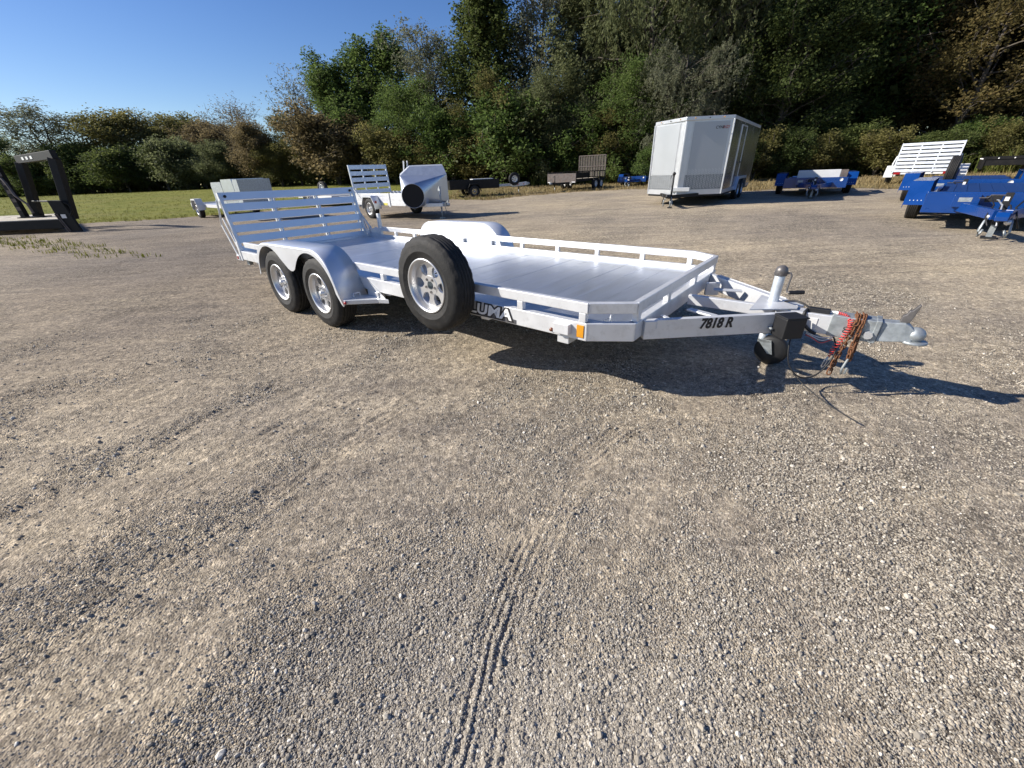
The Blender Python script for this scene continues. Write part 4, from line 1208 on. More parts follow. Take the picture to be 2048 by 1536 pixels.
        poly = [Vector((x_, 0, z_)) for x_, z_ in up] + [Vector((x_, 0, z_)) for x_, z_ in low]
        tri = tessellate_polygon([[Vector((v.x, v.z, 0)) for v in poly]])
        m = MB(); m.add([(v.x, s * y1, v.z) for v in poly], [tuple(t) for t in tri])
        k = m.build('fender_skirt', ALU_SHEET, f); solidify(k, 0.004)
        if s > 0:
            m = MB(); ins = [(x_, z_) for x_, z_ in P]
            poly2 = [Vector((x_, z_, 0)) for x_, z_ in ins]
            tri = tessellate_polygon([poly2])
            m.add([(v.x, s * (y0 - 0.0), v.y) for v in poly2], [tuple(t) for t in tri]); solidify(m.build('fender_back', ALU_SHEET, f), 0.003)
        else:
            m = MB()
            poly2 = [Vector((x_, z_, 0)) for x_, z_ in P]
            tri = tessellate_polygon([poly2])
            m.add([(v.x, s * (y0 + 0.004), v.y) for v in poly2], [tuple(t) for t in tri]); solidify(m.build('fender_back', ALU_SHEET, f), 0.003)
        MB().prism([(2.935, s * 1.012), (2.935, s * 1.255), (2.985, s * 1.255), (3.20, s * 1.06), (3.30, s * 1.012)], 0.290, 0.328, plane='xy').build('fender_bracket', ALU, T, 0.004)
        MB().prism([(2.99, 0.33), (3.26, 0.33), (3.02, 0.47)], s * 1.013 - 0.003, s * 1.013 + 0.003).build('gusset', ALU, T)
        if s < 0:
            MB().lathe([(0, -0.012), (0.010, -0.011), (0.014, 0.0)], 16, Matrix.Translation((3.00, -1.2555, 0.307))).build('marker_light', REDLENS, T)
            MB().tube([(3.0, -1.10, 0.342), (2.995, -1.10, 0.37), (2.99, -1.16, 0.37), (2.995, -1.16, 0.342)], 0.006, 6).build('tie_loop', ALU, T)
    fender(-1); fender(1)
    for s in (-1, 1):
        for x_ in (1.666, 2.525):
            make_wheel(T, (x_, s * 1.145, 0.318), r=0.335, side=s)
    ax = MB()
    for x_ in (1.666, 2.525): ax.tube([(x_, -1.06, 0.31), (x_, 1.06, 0.31)], 0.035, 10)
    ax.build('axles', BLACKPAINT, T)['kind'] = 'stuff'
    # spare wheel on the near rail
    sp = make_wheel(T, (4.085, -1.118, 0.588), r=0.335, w=0.19, side=-1, name='spare_wheel', mounted=False)
    MB().box(4.045, 4.125, -1.06, -1.009, 0.50, 0.62).build('spare_mount', GALV, T, 0.003)
    # deck rings
    for (x_, y_, yaw) in ((5.31, -0.80, 0.3), (3.07, 0.12, 0.1), (2.75, -0.52, 0.2)):
        M = Matrix.Translation((x_, y_, ZD)) @ Matrix.Rotation(yaw, 4, 'Z')
        r_ = MB().box(-0.04, 0.04, -0.02, 0.02, 0.0015, 0.006, M).build('tie_down', GALV, T, 0.001)
        tall = 0.045 if x_ > 5 else 0.018
        MB().tube([M @ Vector((0.0, 0.022 * math.cos(a), 0.006 + tall * max(0, math.sin(a)))) for a in np.linspace(0, math.pi, 9)], 0.005, 6).build('ring', TRIM, r_)
    # ramp gate at the rear
    RB, RT = Vector((-0.055, 0, 0.395)), Vector((-0.235, 0, 1.18))
    ax_ = (RT - RB).normalized(); fw = Vector((ax_.z, 0, -ax_.x))
    Mr = Matrix(((fw.x, 0, ax_.x, RB.x), (0, 1, 0, 0), (fw.z, 0, ax_.z, RB.z), (0, 0, 0, 1)))
    RL = (RT - RB).length
    rg = bpy.data.objects.new('ramp_gate', None); C.objects.link(rg); rg.parent = T
    for y in (-0.955, 0.955): MB().box(-0.03, 0.03, y - 0.02, y + 0.02, 0, RL, Mr).build('gate_rail', ALU, rg, 0.003)
    for y in (-0.33, 0.33): MB().box(-0.060, -0.0275, y - 0.02, y + 0.02, 0.02, RL - 0.02, Mr).build('gate_rail', ALU, rg, 0.003)
    pitch = RL / 6
    for i in range(6):
        z0 = i * pitch + 0.004
        MB().box(0.0025, 0.022, -0.934, 0.934, z0 + 0.036, z0 + pitch - 0.004, Mr).box(-0.026, 0.0022, -0.934, 0.934, z0 + 0.036, z0 + 0.044, Mr).box(-0.026, 0.0022, -0.934, 0.934, z0 + pitch - 0.012, z0 + pitch - 0.004, Mr).build('slat', ALU_SHEET, rg, 0.002)
        for y in (-0.33, 0.33, 0.90):
            if i: MB().box(0.0, 0.018, y - 0.012, y + 0.012, z0 - 0.003, z0 + 0.035, Mr).build('slat_spacer', ALU, rg)
    for y in (-0.90, 0.90): MB().lathe([(0, -0.02), (0.016, -0.018), (0.018, 0.0)], 14, Mr @ Matrix.Translation((0.024, y, RL - 0.05)) @ Matrix.Rotation(math.pi / 2, 4, 'Z')).build('rubber_stop', BLACK, rg)
    for s in (-1, 1):
        yy = s * 0.998
        MB().bar((-0.02, yy, 0.49), (-0.23, yy, 0.88), 0.012, 0.03).build('ramp_strut', ALU, T, 0.002)
        MB().bar((-0.06, yy + s * 0.018, 0.40), (-0.30, yy + s * 0.018, 0.80), 0.012, 0.03).build('ramp_strut', ALU, T, 0.002)
        MB().tube([(-0.30, yy + s * 0.018, 0.80), (-0.24, yy + s * 0.01, 0.96), (-0.235, yy, 1.10)], 0.012, 8).build('ramp_strut', TRIM, T)
        MB().box(-0.01, 0.05, min(yy, yy + s * 0.02), max(yy, yy + s * 0.02), 0.36, 0.60).build('ramp_hinge', ALU, T, 0.003)
    MB().bar((-0.205, 0.975, 0.86), (0.14, 0.975, 0.53), 0.014, 0.03).build('ramp_brace', ALU, T, 0.002)
    bk = MB().prism([(0.08, 0.487), (0.34, 0.487), (0.34, 0.58), (0.26, 0.60), (0.12, 0.55)], 0.962, 0.968).build('brace_bracket', ALU, T)
    MB().prism([(-0.03, 0.487), (0.10, 0.487), (0.07, 0.56), (0.0, 0.56)], 0.94, 0.946).build('brace_bracket', ALU, T)
    MB().box(-0.10, -0.002, -1.03, 1.03, 0.362, 0.43).build('rear_bumper', ALU, T, 0.004)
    for s in (-1, 1): MB().box(-0.107, -0.101, s * 0.90 - 0.06, s * 0.90 + 0.06, 0.375, 0.418).build('tail_light', REDLENS, T)
    MB().box(-0.07, -0.03, -1.0355, -1.0305, 0.378, 0.415).build('side_marker', REDLENS, T)
    MB().box(0.02, 0.10, -0.97, -0.92, 0.30, 0.374).build('rear_foot', GALV, T, 0.003)
    return T
main_trailer()

# ------------------------------------------------------------------ parked trailers
def pose(x, y, heading):
    return (x, y, tz(x, y)), heading

def jack_small(T, x, z_top, mat=BLACK, y=0.0):
    zm = Matrix(((1, 0, 0, 0), (0, 0, 1, 0), (0, 1, 0, 0), (0, 0, 0, 1)))
    j = MB().lathe([(0, 0.28), (0.03, 0.28), (0.03, z_top), (0, z_top)], 10, Matrix.Translation((x, y, 0)) @ zm).build('jack', mat, T)
    MB().lathe([(0, 0.03), (0.022, 0.03), (0.022, 0.28), (0, 0.28)], 10, Matrix.Translation((x, y, 0)) @ zm).build('jack_leg', GALV, j)
    MB().box(x - 0.07, x + 0.07, y - 0.06, y + 0.06, 0.0, 0.03).build('jack_foot', mat, j)
    MB().tube([(x, y, z_top - 0.03), (x + 0.02, y - 0.07, z_top - 0.03), (x + 0.02, y - 0.085, z_top - 0.13)], 0.009, 6).build('crank', mat, j)
    return j

def tongue(T, x0, x1, half, z, mat, w=0.07, h=0.1, coup=True):
    for s in (-1, 1):
        MB().bar((x0, s * half, z), (x1 - 0.12, s * 0.05, z), w, h).build('tongue_beam', mat, T, 0.004)
    if coup:
        c = MB(); c.box(x1 - 0.18, x1 + 0.02, -0.05, 0.05, z - 0.05, z + 0.06); c.sphere((x1 + 0.07, 0, z + 0.005), 0.055, 10); c.prism([(x1 - 0.01, z + 0.06), (x1 + 0.05, z + 0.06), (x1 + 0.07, z + 0.14), (x1 + 0.04, z + 0.13)], -0.015, 0.015)
        c.build('coupler', GALV, T)

def single_fender(T, s, xc, yin, wid, mat, r=0.42, z=0.33, flat=True, name='fender'):
    P = [(xc - r - 0.02, z - 0.02), (xc - r + 0.02, z + 0.18), (xc - r * 0.62, z + r), (xc + r * 0.62, z + r), (xc + r - 0.02, z + 0.18), (xc + r + 0.02, z - 0.02)]
    V, F = [], []
    for x_, z_ in P: V += [(x_, s * yin, z_), (x_, s * (yin + wid), z_), (x_, s * (yin + wid), z_ - 0.05)]
    n = len(P)
    for i in range(n - 1):
        for k in range(2): F.append((i * 3 + k, i * 3 + k + 1, i * 3 + 4 + k, i * 3 + 3 + k))
    f = MB().add(V, F).build(name, mat, T); solidify(f, 0.006)
    return f

def gate(T, xb, zb, xt, zt, half, mat, nslat, stiles=2, back=1):
    RB, RT = Vector((xb, 0, zb)), Vector((xt, 0, zt))
    a = (RT - RB).normalized(); fw = Vector((a.z, 0, -a.x))
    M = Matrix(((fw.x, 0, a.x, RB.x), (0, 1, 0, 0), (fw.z, 0, a.z, RB.z), (0, 0, 0, 1)))
    L = (RT - RB).length
    g = bpy.data.objects.new('ramp_gate', None); C.objects.link(g); g.parent = T
    for y in (-half, half): MB().box(-0.025, 0.025, y - 0.025, y + 0.025, 0, L, M).build('gate_rail', mat, g)
    for i in range(stiles):
        y = -half + 2 * half * (i + 1) / (stiles + 1); MB().box(-0.016, 0.0195, y - 0.022, y + 0.022, 0, L, M).build('gate_rail', mat, g)
    for i in range(nslat):
        z0 = L * i / nslat
        wd = L / nslat
        MB().box(-0.013, 0.018, -half + 0.026, half - 0.026, z0 + wd * 0.30, z0 + wd * 0.97, M).build('slat', mat, g)
    return g

# --- silver utility trailer with the sheet metal hood
def silver_utility():
    T = thing('utility_trailer', 'silver aluminium utility trailer with slatted ramp gate carrying a sheet metal hood', 'trailer', *pose(-4.08, 16.0, -0.72))
    hw, xr, xf = 0.80, -1.25, 1.78
    z0, z1 = 0.42, 0.80
    wl = MB()
    for s in (-1, 1):
        w = MB()
        for i in range(3):
            a = z0 + (z1 - z0) * i / 3; b = z0 + (z1 - z0) * (i + 1) / 3 - 0.006
            w.box(xr, xf, s * hw - 0.02, s * hw + 0.02, a, b)
        w.build('side_wall', ALU, T, 0.004)
        MB().box(0.92, 0.98, s * hw - 0.045 if s < 0 else s * hw + 0.021, s * hw - 0.021 if s < 0 else s * hw + 0.045, z0 - 0.04, z1 + 0.01).build('stake', ALU, T)
    w = MB()
    for i in range(3):
        a = z0 + (z1 - z0) * i / 3; b = z0 + (z1 - z0) * (i + 1) / 3 - 0.006
        w.box(xf + 0.001, xf + 0.04, -hw - 0.02, hw + 0.02, a, b)
    w.build('front_wall', ALU, T, 0.004)
    MB().box(xr, xf, -hw + 0.021, hw - 0.021, 0.43, 0.47).build('deck', ALU_DECK, T)
    gate(T, xr + 0.02, 0.50, xr - 0.10, 1.72, 0.78, ALU_BACK, 6)
    for s in (-1, 1):
        single_fender(T, s, 0.0, hw + 0.03, 0.27, ALU_SHEET, 0.40, 0.34)
        make_wheel(T, (0, s * (hw + 0.165), 0.325), side=s, detail=False)
    MB().box(0.388, 0.396, -1.06, -0.98, 0.50, 0.58).build('side_marker', REDLENS, T)
    MB().box(0.55, 0.80, -0.825, -0.8205, 0.43, 0.50).build('number_plate', YELLOW, T)
    MB().bar((-1.2, -hw - 0.035, 0.95), (-0.62, -hw - 0.035, 0.46), 0.02, 0.03).build('gate_strut', ALU, T)
    tongue(T, xf + 0.05, xf + 1.15, 0.5, 0.42, ALU)
    jack_small(T, xf + 0.86, 0.95, GALV)
    ch = MB()
    for s in (-1, 1): ch.tube([(xf + 0.95, s * 0.06, 0.40), (xf + 0.99, s * 0.09, 0.22), (xf + 0.93, s * 0.07, 0.14)], 0.012, 6)
    ch.build('safety_chains', GALV, T)['kind'] = 'stuff'
    # the hood lying in the box
    c, s_ = math.cos(-0.72), math.sin(-0.72)
    def wpt(x, y): return (-4.08 + c * x - s_ * y, 16.0 + s_ * x + c * y)
    hx, hy = wpt(0, 0)
    Hd = thing('duct_hood', 'faceted silver sheet metal hood with a round black opening lying in the trailer', 'duct hood', (hx, hy, tz(hx, hy)), -0.72)
    # square mouth (back) tapering to the round opening that looks at the camera side corner
    oc = Vector((2.12, -0.70, 0.72)); ax_ = Vector((0.80, -0.60, -0.08)).normalized()
    u = ax_.cross(Vector((0, 0, 1))).normalized(); v = u.cross(ax_)
    n = 32; rad = 0.355
    circ = [oc + u * math.cos(2 * math.pi * k / n) * rad + v * math.sin(2 * math.pi * k / n) * rad for k in range(n)]
    bc = oc - ax_ * 0.34 + Vector((0.10, 0.46, 0.14))
    HU, HV = 0.76, 0.42
    cor = [bc + u * HU + v * HV, bc - u * HU + v * HV, bc - u * HU - v * HV, bc + u * HU - v * HV]
    hm = MB()
    for qd in range(4):
        ks = [(qd * 8 + i_) % n for i_ in range(9)]
        for a_, b_ in zip(ks[:-1], ks[1:]): hm.add([cor[qd], circ[b_], circ[a_]], [(0, 1, 2)])
        hm.add([cor[qd], cor[(qd + 1) % 4], circ[((qd + 1) * 8) % n]], [(0, 1, 2)])
    solidify(hm.build('hood_shell', HOODM, Hd), 0.006)
    sl = MB(); V = [p + ax_ * 0.05 for p in circ] + circ
    sl.add(V, [(k, (k + 1) % n, n + (k + 1) % n, n + k) for k in range(n)], True)
    solidify(sl.build('round_collar', HOODM, Hd), 0.012)
    MB().add([p + ax_ * 0.03 for p in circ], [tuple(range(n))]).build('duct_opening', HOLE, Hd)
    # box part behind the taper
    B0 = bc - ax_ * 0.02; B1 = bc - ax_ * 0.80
    V = []
    for B in (B0, B1):
        for a, b in ((-HU, -HV), (HU, -HV), (HU, HV), (-HU, HV)): V.append(B + u * a + v * b)
    V.append(B0 - ax_ * 0.22 + v * 0.66 + u * -0.68); V.append(B1 + v * 0.66 + u * -0.68)
    V.append(B0 - ax_ * 0.22 + v * 0.66 + u * 0.42); V.append(B1 + v * 0.66 + u * 0.42)
    MB().add(V, [(0, 1, 5, 4), (1, 2, 6, 5), (3, 0, 4, 7), (4, 5, 6, 7), (0, 3, 2, 1), (3, 7, 9, 8), (2, 10, 11, 6), (8, 9, 11, 10), (3, 8, 10, 2), (7, 6, 11, 9)]).build('hood_box', ALU_BACK, Hd)
    for d in (0.10, 0.22): MB().bar(B1 + u * (0.40 + d) + v * 0.4, B1 + u * (0.36 + d) + v * 0.80, 0.04, 0.03).build('strap_hook', ALU, Hd)
silver_utility()

# --- white trailers at the back left
def low_white(name, label, x, y, hd, panels):
    xe = 4.6 if panels else 2.4
    T = thing(name, label, 'trailer', *pose(x, y, hd))
    m = MB(); hw = 0.95
    for s in (-1, 1): m.box(-1.6, xe, s * hw - 0.03, s * hw + 0.03, 0.42, 0.54)
    m.box(-1.62, -1.56, -hw, hw, 0.425, 0.535); m.box(xe - 0.04, xe + 0.02, -hw, hw, 0.425, 0.535)
    m.build('frame', WHITE, T, 0.004)
    MB().box(-1.55, xe - 0.05, -0.915, 0.915, 0.46, 0.50).build('deck', ALU_BACK, T)
    for s in (-1, 1):
        f = single_fender(T, s, 0.0, hw + 0.04, 0.27, WHITE, 0.42, 0.34)
        make_wheel(T, (0, s * (hw + 0.17), 0.325), side=s, detail=False)
    tongue(T, xe + 0.02, xe + 1.1, 0.6, 0.45, WHITE)
    jack_small(T, xe + 0.85, 1.0, WHITE)
    MB().box(-1.72, -1.63, -hw - 0.02, hw + 0.02, 0.40, 0.56).build('rear_bumper', WHITE, T, 0.004)
    if panels:
        c, s_ = math.cos(hd), math.sin(hd)
        B = thing('panel_stack', 'folded grey sheet metal boxes standing on the low white trailer behind the ramp gate', 'metal boxes', (x, y, tz(x, y) + 0.5), hd)
        for i, (a, b, top, mt) in enumerate(((1.35, 2.65, 0.86, 'GALV'), (2.67, 3.95, 0.94, 'SKIN'), (3.97, 4.45, 0.92, 'GALV'))):
            MB().prism([(a, 0.0), (b, 0.0), (b - 0.05 + 0.1 * (i == 2), top), (a + 0.08, top), (a, top - 0.12)], -0.75, 0.4).build('panel', HOODM if mt == 'SKIN' else GALV, B)
    else:
        sw = make_wheel(T, (-0.9, 0.2, 0.86), side=-1, name='spare_wheel', detail=False, axis_yaw=0.3)
    return T
low_white('flatbed_trailer', 'low white trailer with a single wheel at far left carrying folded grey metal boxes', -12.7, 19.9, -0.72, True)
low_white('flatbed_trailer', 'low white trailer with white fenders half hidden behind the silver slatted gate', -9.9, 24.6, -0.75, False)

# --- black utility trailer with white tongue
def black_utility():
    T = thing('utility_trailer', 'black low utility trailer with a white tongue carrying a spare wheel', 'trailer', *pose(-2.0, 27.2, 0.30))
    hw = 0.95
    b = MB()
    for s in (-1, 1): b.box(-1.5, 1.5, s * hw - 0.03, s * hw + 0.03, 0.45, 0.95)
    b.box(1.47, 1.53, -hw, hw, 0.45, 0.94); b.box(-1.53, -1.47, -hw, hw, 0.45, 0.94)
    b.build('side_wall', BLACKPAINT, T, 0.005)
    MB().box(-1.5, 1.5, -0.91, 0.91, 0.46, 0.52).build('deck', BLACKPAINT, T)
    MB().box(0.0, 1.3, -0.5, 0.3, 0.85, 0.98).build('white_panel', WHITE, T, 0.01)
    for s in (-1, 1):
        single_fender(T, s, -0.1, hw + 0.04, 0.25, BLACKPAINT, 0.40, 0.34)
        make_wheel(T, (-0.1, s * (hw + 0.17), 0.325), side=s, detail=False, rim_mat=DARKCAP)
    m = MB(); m.box(1.55, 3.5, -0.06, 0.06, 0.48, 0.62)
    m.build('tongue_beam', WHITE, T, 0.01)
    MB().prism([(2.6, 0.42), (3.6, 0.50), (3.6, 0.70), (2.6, 0.62)], -0.14, -0.08).build('tongue_plate', WHITE, T)
    c = MB(); c.box(3.5, 3.75, -0.06, 0.06, 0.5, 0.66); c.sphere((3.8, 0, 0.58), 0.07, 8); c.build('coupler', GALV, T)
    jack_small(T, 3.1, 1.15, BLACK)
    make_wheel(T, (2.75, -0.22, 0.88), side=-1, name='spare_wheel', detail=False, r=0.36)
    for i in range(4): MB().box(2.75 + i * 0.2, 2.85 + i * 0.2, -0.1425, -0.1405, 0.50 + i * 0.016, 0.54 + i * 0.016).build('reflective_tape', RED if i % 2 else WHITEPL, T)
black_utility()

# --- weathered utility trailer with mesh gate
def rusty_utility():
    T = thing('utility_trailer', 'weathered dark utility trailer with twin axles and an upright mesh gate near the trees', 'trailer', *pose(5.25, 31.0, math.atan2(-0.80, -0.60)))
    hw = 1.05; xf, xr = 2.3, -2.2
    b = MB()
    for s in (-1, 1): b.box(xr, xf, s * hw - 0.03, s * hw + 0.03, 0.55, 0.72)
    b.build('frame', BLACKPAINT, T, 0.005)
    MB().box(xf + 0.001, xf + 0.05, -hw - 0.02, hw + 0.02, 0.50, 1.05).build('front_panel', RUSTYGREY, T, 0.006)
    MB().box(xr, xf, -hw + 0.031, hw - 0.031, 0.66, 0.70).build('deck', WOOD, T)
    for s in (-1, 1):
        MB().bar((xr, s * hw, 1.12), (xf, s * hw, 1.12), 0.05, 0.05).build('side_rail', BLACKPAINT, T)
        for i in range(6):
            x = xr + 0.05 + (xf - xr - 0.1) * i / 5
            MB().box(x - 0.02, x + 0.02, s * hw - 0.02, s * hw + 0.02, 0.721, 1.094).build('rail_post', BLACKPAINT, T)
        MB().box(0.3, xf, s * hw - 0.012, s * hw + 0.012, 0.74, 1.08).build('side_panel', RUSTYGREY if s < 0 else BLACKPAINT, T)
        MB().box(-1.55, 0.25, min(s * (hw + 0.04), s * (hw + 0.3)), max(s * (hw + 0.04), s * (hw + 0.3)), 0.76, 0.79).build('fender', BLACKPAINT, T)
        for x in (-1.1, -0.22): make_wheel(T, (x, s * (hw + 0.17), 0.35), side=s, detail=False, r=0.36, rim_mat=WHITE)
    # gate with bars and wire mesh
    m = MB()
    for y in (-hw, hw): m.box(xr - 0.03, xr + 0.02, y - 0.025, y + 0.025, 0.75, 2.12)
    m.box(xr - 0.03, xr + 0.02, -hw, hw, 2.08, 2.13); m.box(xr - 0.03, xr + 0.02, -hw, hw, 1.40, 1.44)
    g = m.build('ramp_gate', RUSTYGREY, T)
    for i in range(9):
        y = -hw + 2 * hw * (i + 1) / 10; MB().box(xr - 0.02, xr + 0.01, y - 0.016, y + 0.016, 0.76, 2.079).build('gate_bar', RUSTYGREY, g)
    w = MB()
    for i in range(24):
        z = 0.78 + i * 0.054; w.box(xr - 0.028, xr - 0.022, -hw + 0.026, hw - 0.026, z, z + 0.022)
    w.build('wire_mesh', MESHM, g)['kind'] = 'stuff'
    tongue(T, xf + 0.05, xf + 1.4, 0.6, 0.50, BLACKPAINT)
    jack_small(T, xf + 0.9, 0.95, BLACKPAINT)
    for y in (-0.9, 0.9): MB().box(xf + 0.0505, xf + 0.056, y - 0.12, y + 0.12, 0.52, 0.57).build('reflective_tape', WHITEPL, T)
rusty_utility()

# --- blue equipment trailers
def blue_trailer(label, x, y, hd, spare=False, rear_deck=False, lid=False):
    T = thing('equipment_trailer', label, 'trailer', (x, y, tz(x, y)), hd, None)
    hw = 1.0; L = 5.2                     # local x=0 is the front beam, -L the rear
    MB().box(-0.09, 0.03, -hw, hw, 0.30, 0.66).build('front_beam', BLUE, T, 0.008)
    m = MB()
    for s in (-1, 1): m.box(-L, -0.091, s * (hw - 0.06) - 0.04, s * (hw - 0.06) + 0.04, 0.36, 0.54)
    for i in range(6): m.box(-L + 0.1 + i * 0.8, -L + 0.18 + i * 0.8, -hw + 0.101, hw - 0.101, 0.38, 0.50)
    m.build('frame', BLUE, T, 0.006)
    for i in range(9):
        yy = -0.86 + i * 0.193
        MB().box(-L, -0.10, yy + 0.003, yy + 0.188, 0.505 + 0.036, 0.545 + 0.036).build('deck_board', BLUED if not rear_deck else WOOD, T)
    for s in (-1, 1):
        P = [(-1.15, 0.34), (-1.42, 0.79), (-3.35, 0.79), (-3.62, 0.34)]
        V, F = [], []
        for x_, z_ in P: V += [(x_, s * (hw + 0.02), z_), (x_, s * (hw + 0.36), z_), (x_, s * (hw + 0.36), z_ - 0.06)]
        for i in range(3):
            for k in range(2): F.append((i * 3 + k, i * 3 + k + 1, i * 3 + 4 + k, i * 3 + 3 + k))
        f = MB().add(V, F).build('fender', BLUE, T); solidify(f, 0.01)
        for k in range(4): MB().sphere((-1.19 - 0.01, s * (hw + 0.09 + k * 0.06), 0.425), 0.012, 6).build('rivet', WHITEPL, f)
        MB().prism([(-1.14, 0.36), (-0.4, 0.40), (-0.1, 0.62), (-1.14, 0.62)], s * (hw + 0.006) - 0.006, s * (hw + 0.006) + 0.006).build('fender_gusset', BLUE, T)
        for x_ in (-1.95, -2.85): make_wheel(T, (x_, s * (hw + 0.19), 0.36), side=s, detail=False, r=0.37, w=0.22, rim_mat=DARKCAP)
    # tongue dropping to the hitch
    for s in (-1, 1): MB().bar((0.02, s * 0.52, 0.42), (1.25, s * 0.06, 0.40), 0.09, 0.15).build('tongue_beam', BLUE, T, 0.006)
    MB().box(0.031, 0.22, -0.62, -0.28, 0.42, 0.62).build('tool_box', BLUE, T, 0.006)
    MB().box(0.2205, 0.223, -0.55, -0.38, 0.51, 0.58).build('number_plate', GALV, T)
    MB().box(0.0305, 0.034, -0.22, -0.02, 0.50, 0.60).build('battery_cover', BLACK, T)
    MB().lathe([(0, 0.0), (0.055, 0.001), (0.055, 0.003)], 18, Matrix.Translation((0.031, 0.80, 0.58)) @ Matrix.Rotation(-math.pi / 2, 4, 'Z')).build('round_sticker', LIME if spare == 'front' else WHITEPL, T)
    c = MB(); c.box(1.12, 1.42, -0.055, 0.055, 0.32, 0.46); c.prism([(1.40, 0.34), (1.56, 0.34), (1.56, 0.40), (1.50, 0.46), (1.40, 0.46)], -0.07, 0.07); c.build('coupler', BLUE, T, 0.005)
    jm = MB(); jm.box(0.81, 0.91, -0.045, 0.045, 0.22, 0.70); j = jm.build('jack', BLACK, T, 0.006)
    MB().box(0.82, 0.90, -0.035, 0.035, 0.03, 0.215).build('jack_leg', GALV, j); MB().box(0.76, 0.96, -0.09, 0.09, 0.0, 0.03).build('jack_foot', BLACK, j)
    MB().tube([(0.86, -0.045, 0.66), (0.88, -0.20, 0.66), (0.90, -0.22, 0.62), (0.92, -0.32, 0.62)], 0.011, 6).build('crank', DARKCAP, j)
    MB().box(0.911, 0.916, -0.035, 0.015, 0.58, 0.64).build('warning_label', WHITEPL, j)
    for s in (-1, 1):
        pts = [(1.08, s * 0.08, 0.42), (1.22, s * 0.15, 0.30), (1.30, s * 0.17, 0.16), (1.26, s * 0.15, 0.08), (1.16, s * 0.12, 0.16)]
        MB().tube(pts, 0.018, 6).build('safety_chain', GALV, T)
    for q in range(3): MB().tube([(0.25, -0.2 + q * 0.12, 0.55), (0.6, -0.18 + q * 0.1, 0.62 - 0.05 * q), (1.0, -0.12 + q * 0.09, 0.52), (1.2, -0.16 + q * 0.14, 0.36), (1.28, -0.10 + q * 0.1, 0.24)], 0.011, 6).build('hydraulic_hose', BLACK if q != 1 else TRIM, T)
    MB().sphere((1.30, 0.10, 0.30), 0.045, 8).sphere((1.18, -0.12, 0.36), 0.04, 8).build('plug_cap', TRIM, T)
    MB().tube([(0.3, 0.3, 0.50), (0.7, 0.2, 0.58), (1.1, 0.12, 0.50), (1.25, 0.2, 0.30), (1.1, 0.25, 0.2)], 0.014, 6).build('wiring_cable', BLACK, T)
    if spare and spare != 'front':
        make_wheel(T, (-0.35, -0.35, 0.86), side=-1, name='spare_wheel', detail=False, r=0.37, w=0.22, rim_mat=DARKCAP)
        MB().box(-0.40, -0.30, -0.24, -0.20, 0.582, 0.90).build('spare_mount', BLUE, T)
    if lid:
        MB().box(-1.0, -0.6, -0.62, 0.75, 0.60, 0.90).build('white_box', WHITE, T, 0.01)
        MB().box(-1.0, -0.6, 0.752, 0.98, 0.60, 0.89).build('grey_box', RUSTYGREY, T, 0.01)
        MB().box(-2.0, -1.2, 0.70, 0.98, 0.60, 0.80).build('white_panel', WHITE, T, 0.01)
    return T
H1 = math.atan2(-0.685, -0.73)
blue_trailer('nearest bright blue equipment trailer with a lime sticker on its wide front beam', 8.80, 7.42, H1, spare='front')
blue_trailer('blue equipment trailer with an upright spare wheel, behind the nearest blue one', 12.35, 11.5, H1, spare=True)
blue_trailer('blue equipment trailer with a white box on deck, right of the silver cargo trailer', 12.0, 16.7, math.atan2(-0.82, -0.57), lid=True)
blue_trailer('small distant blue trailer seen left of the cargo trailer by the shrubs', 9.4, 32.0, math.atan2(-0.86, -0.50))

# --- white trailer with tall slatted ramp on the right
def right_ramp():
    hd = math.atan2(0.66, 0.75)
    T = thing('utility_trailer', 'white aluminium trailer showing a leaning slatted ramp gate behind the blue trailers', 'trailer', *pose(20.3, 21.0, hd))
    m = MB(); hw = 1.05
    for s in (-1, 1): m.box(-1.2, 3.6, s * hw - 0.03, s * hw + 0.03, 0.48, 0.62)
    m.box(-1.24, -1.18, -hw, hw, 0.485, 0.615)
    m.build('frame', WHITE, T, 0.005)
    MB().box(-1.17, 3.6, -1.015, 1.015, 0.54, 0.58).build('deck', ALU_DECK, T)
    gate(T, -1.28, 0.55, -1.0, 1.76, 1.02, ALU_BACK, 8)
    for s in (-1, 1):
        single_fender(T, s, 0.2, hw + 0.04, 0.34, WHITE, 0.48, 0.36)
        make_wheel(T, (0.2, s * (hw + 0.2), 0.34), side=s, detail=False)
        MB().tube([(-1.25, s * 1.08, 0.62), (-1.15, s * 1.12, 0.95), (-1.0, s * 1.07, 1.25)], 0.03, 6).build('gate_assist', WHITE, T)
        MB().box(-1.262, -1.242, s * 0.85 - 0.12, s * 0.85 + 0.12, 0.49, 0.58).build('tail_light', REDLENS, T)
    tongue(T, 3.6, 4.8, 0.6, 0.5, WHITE)
right_ramp()

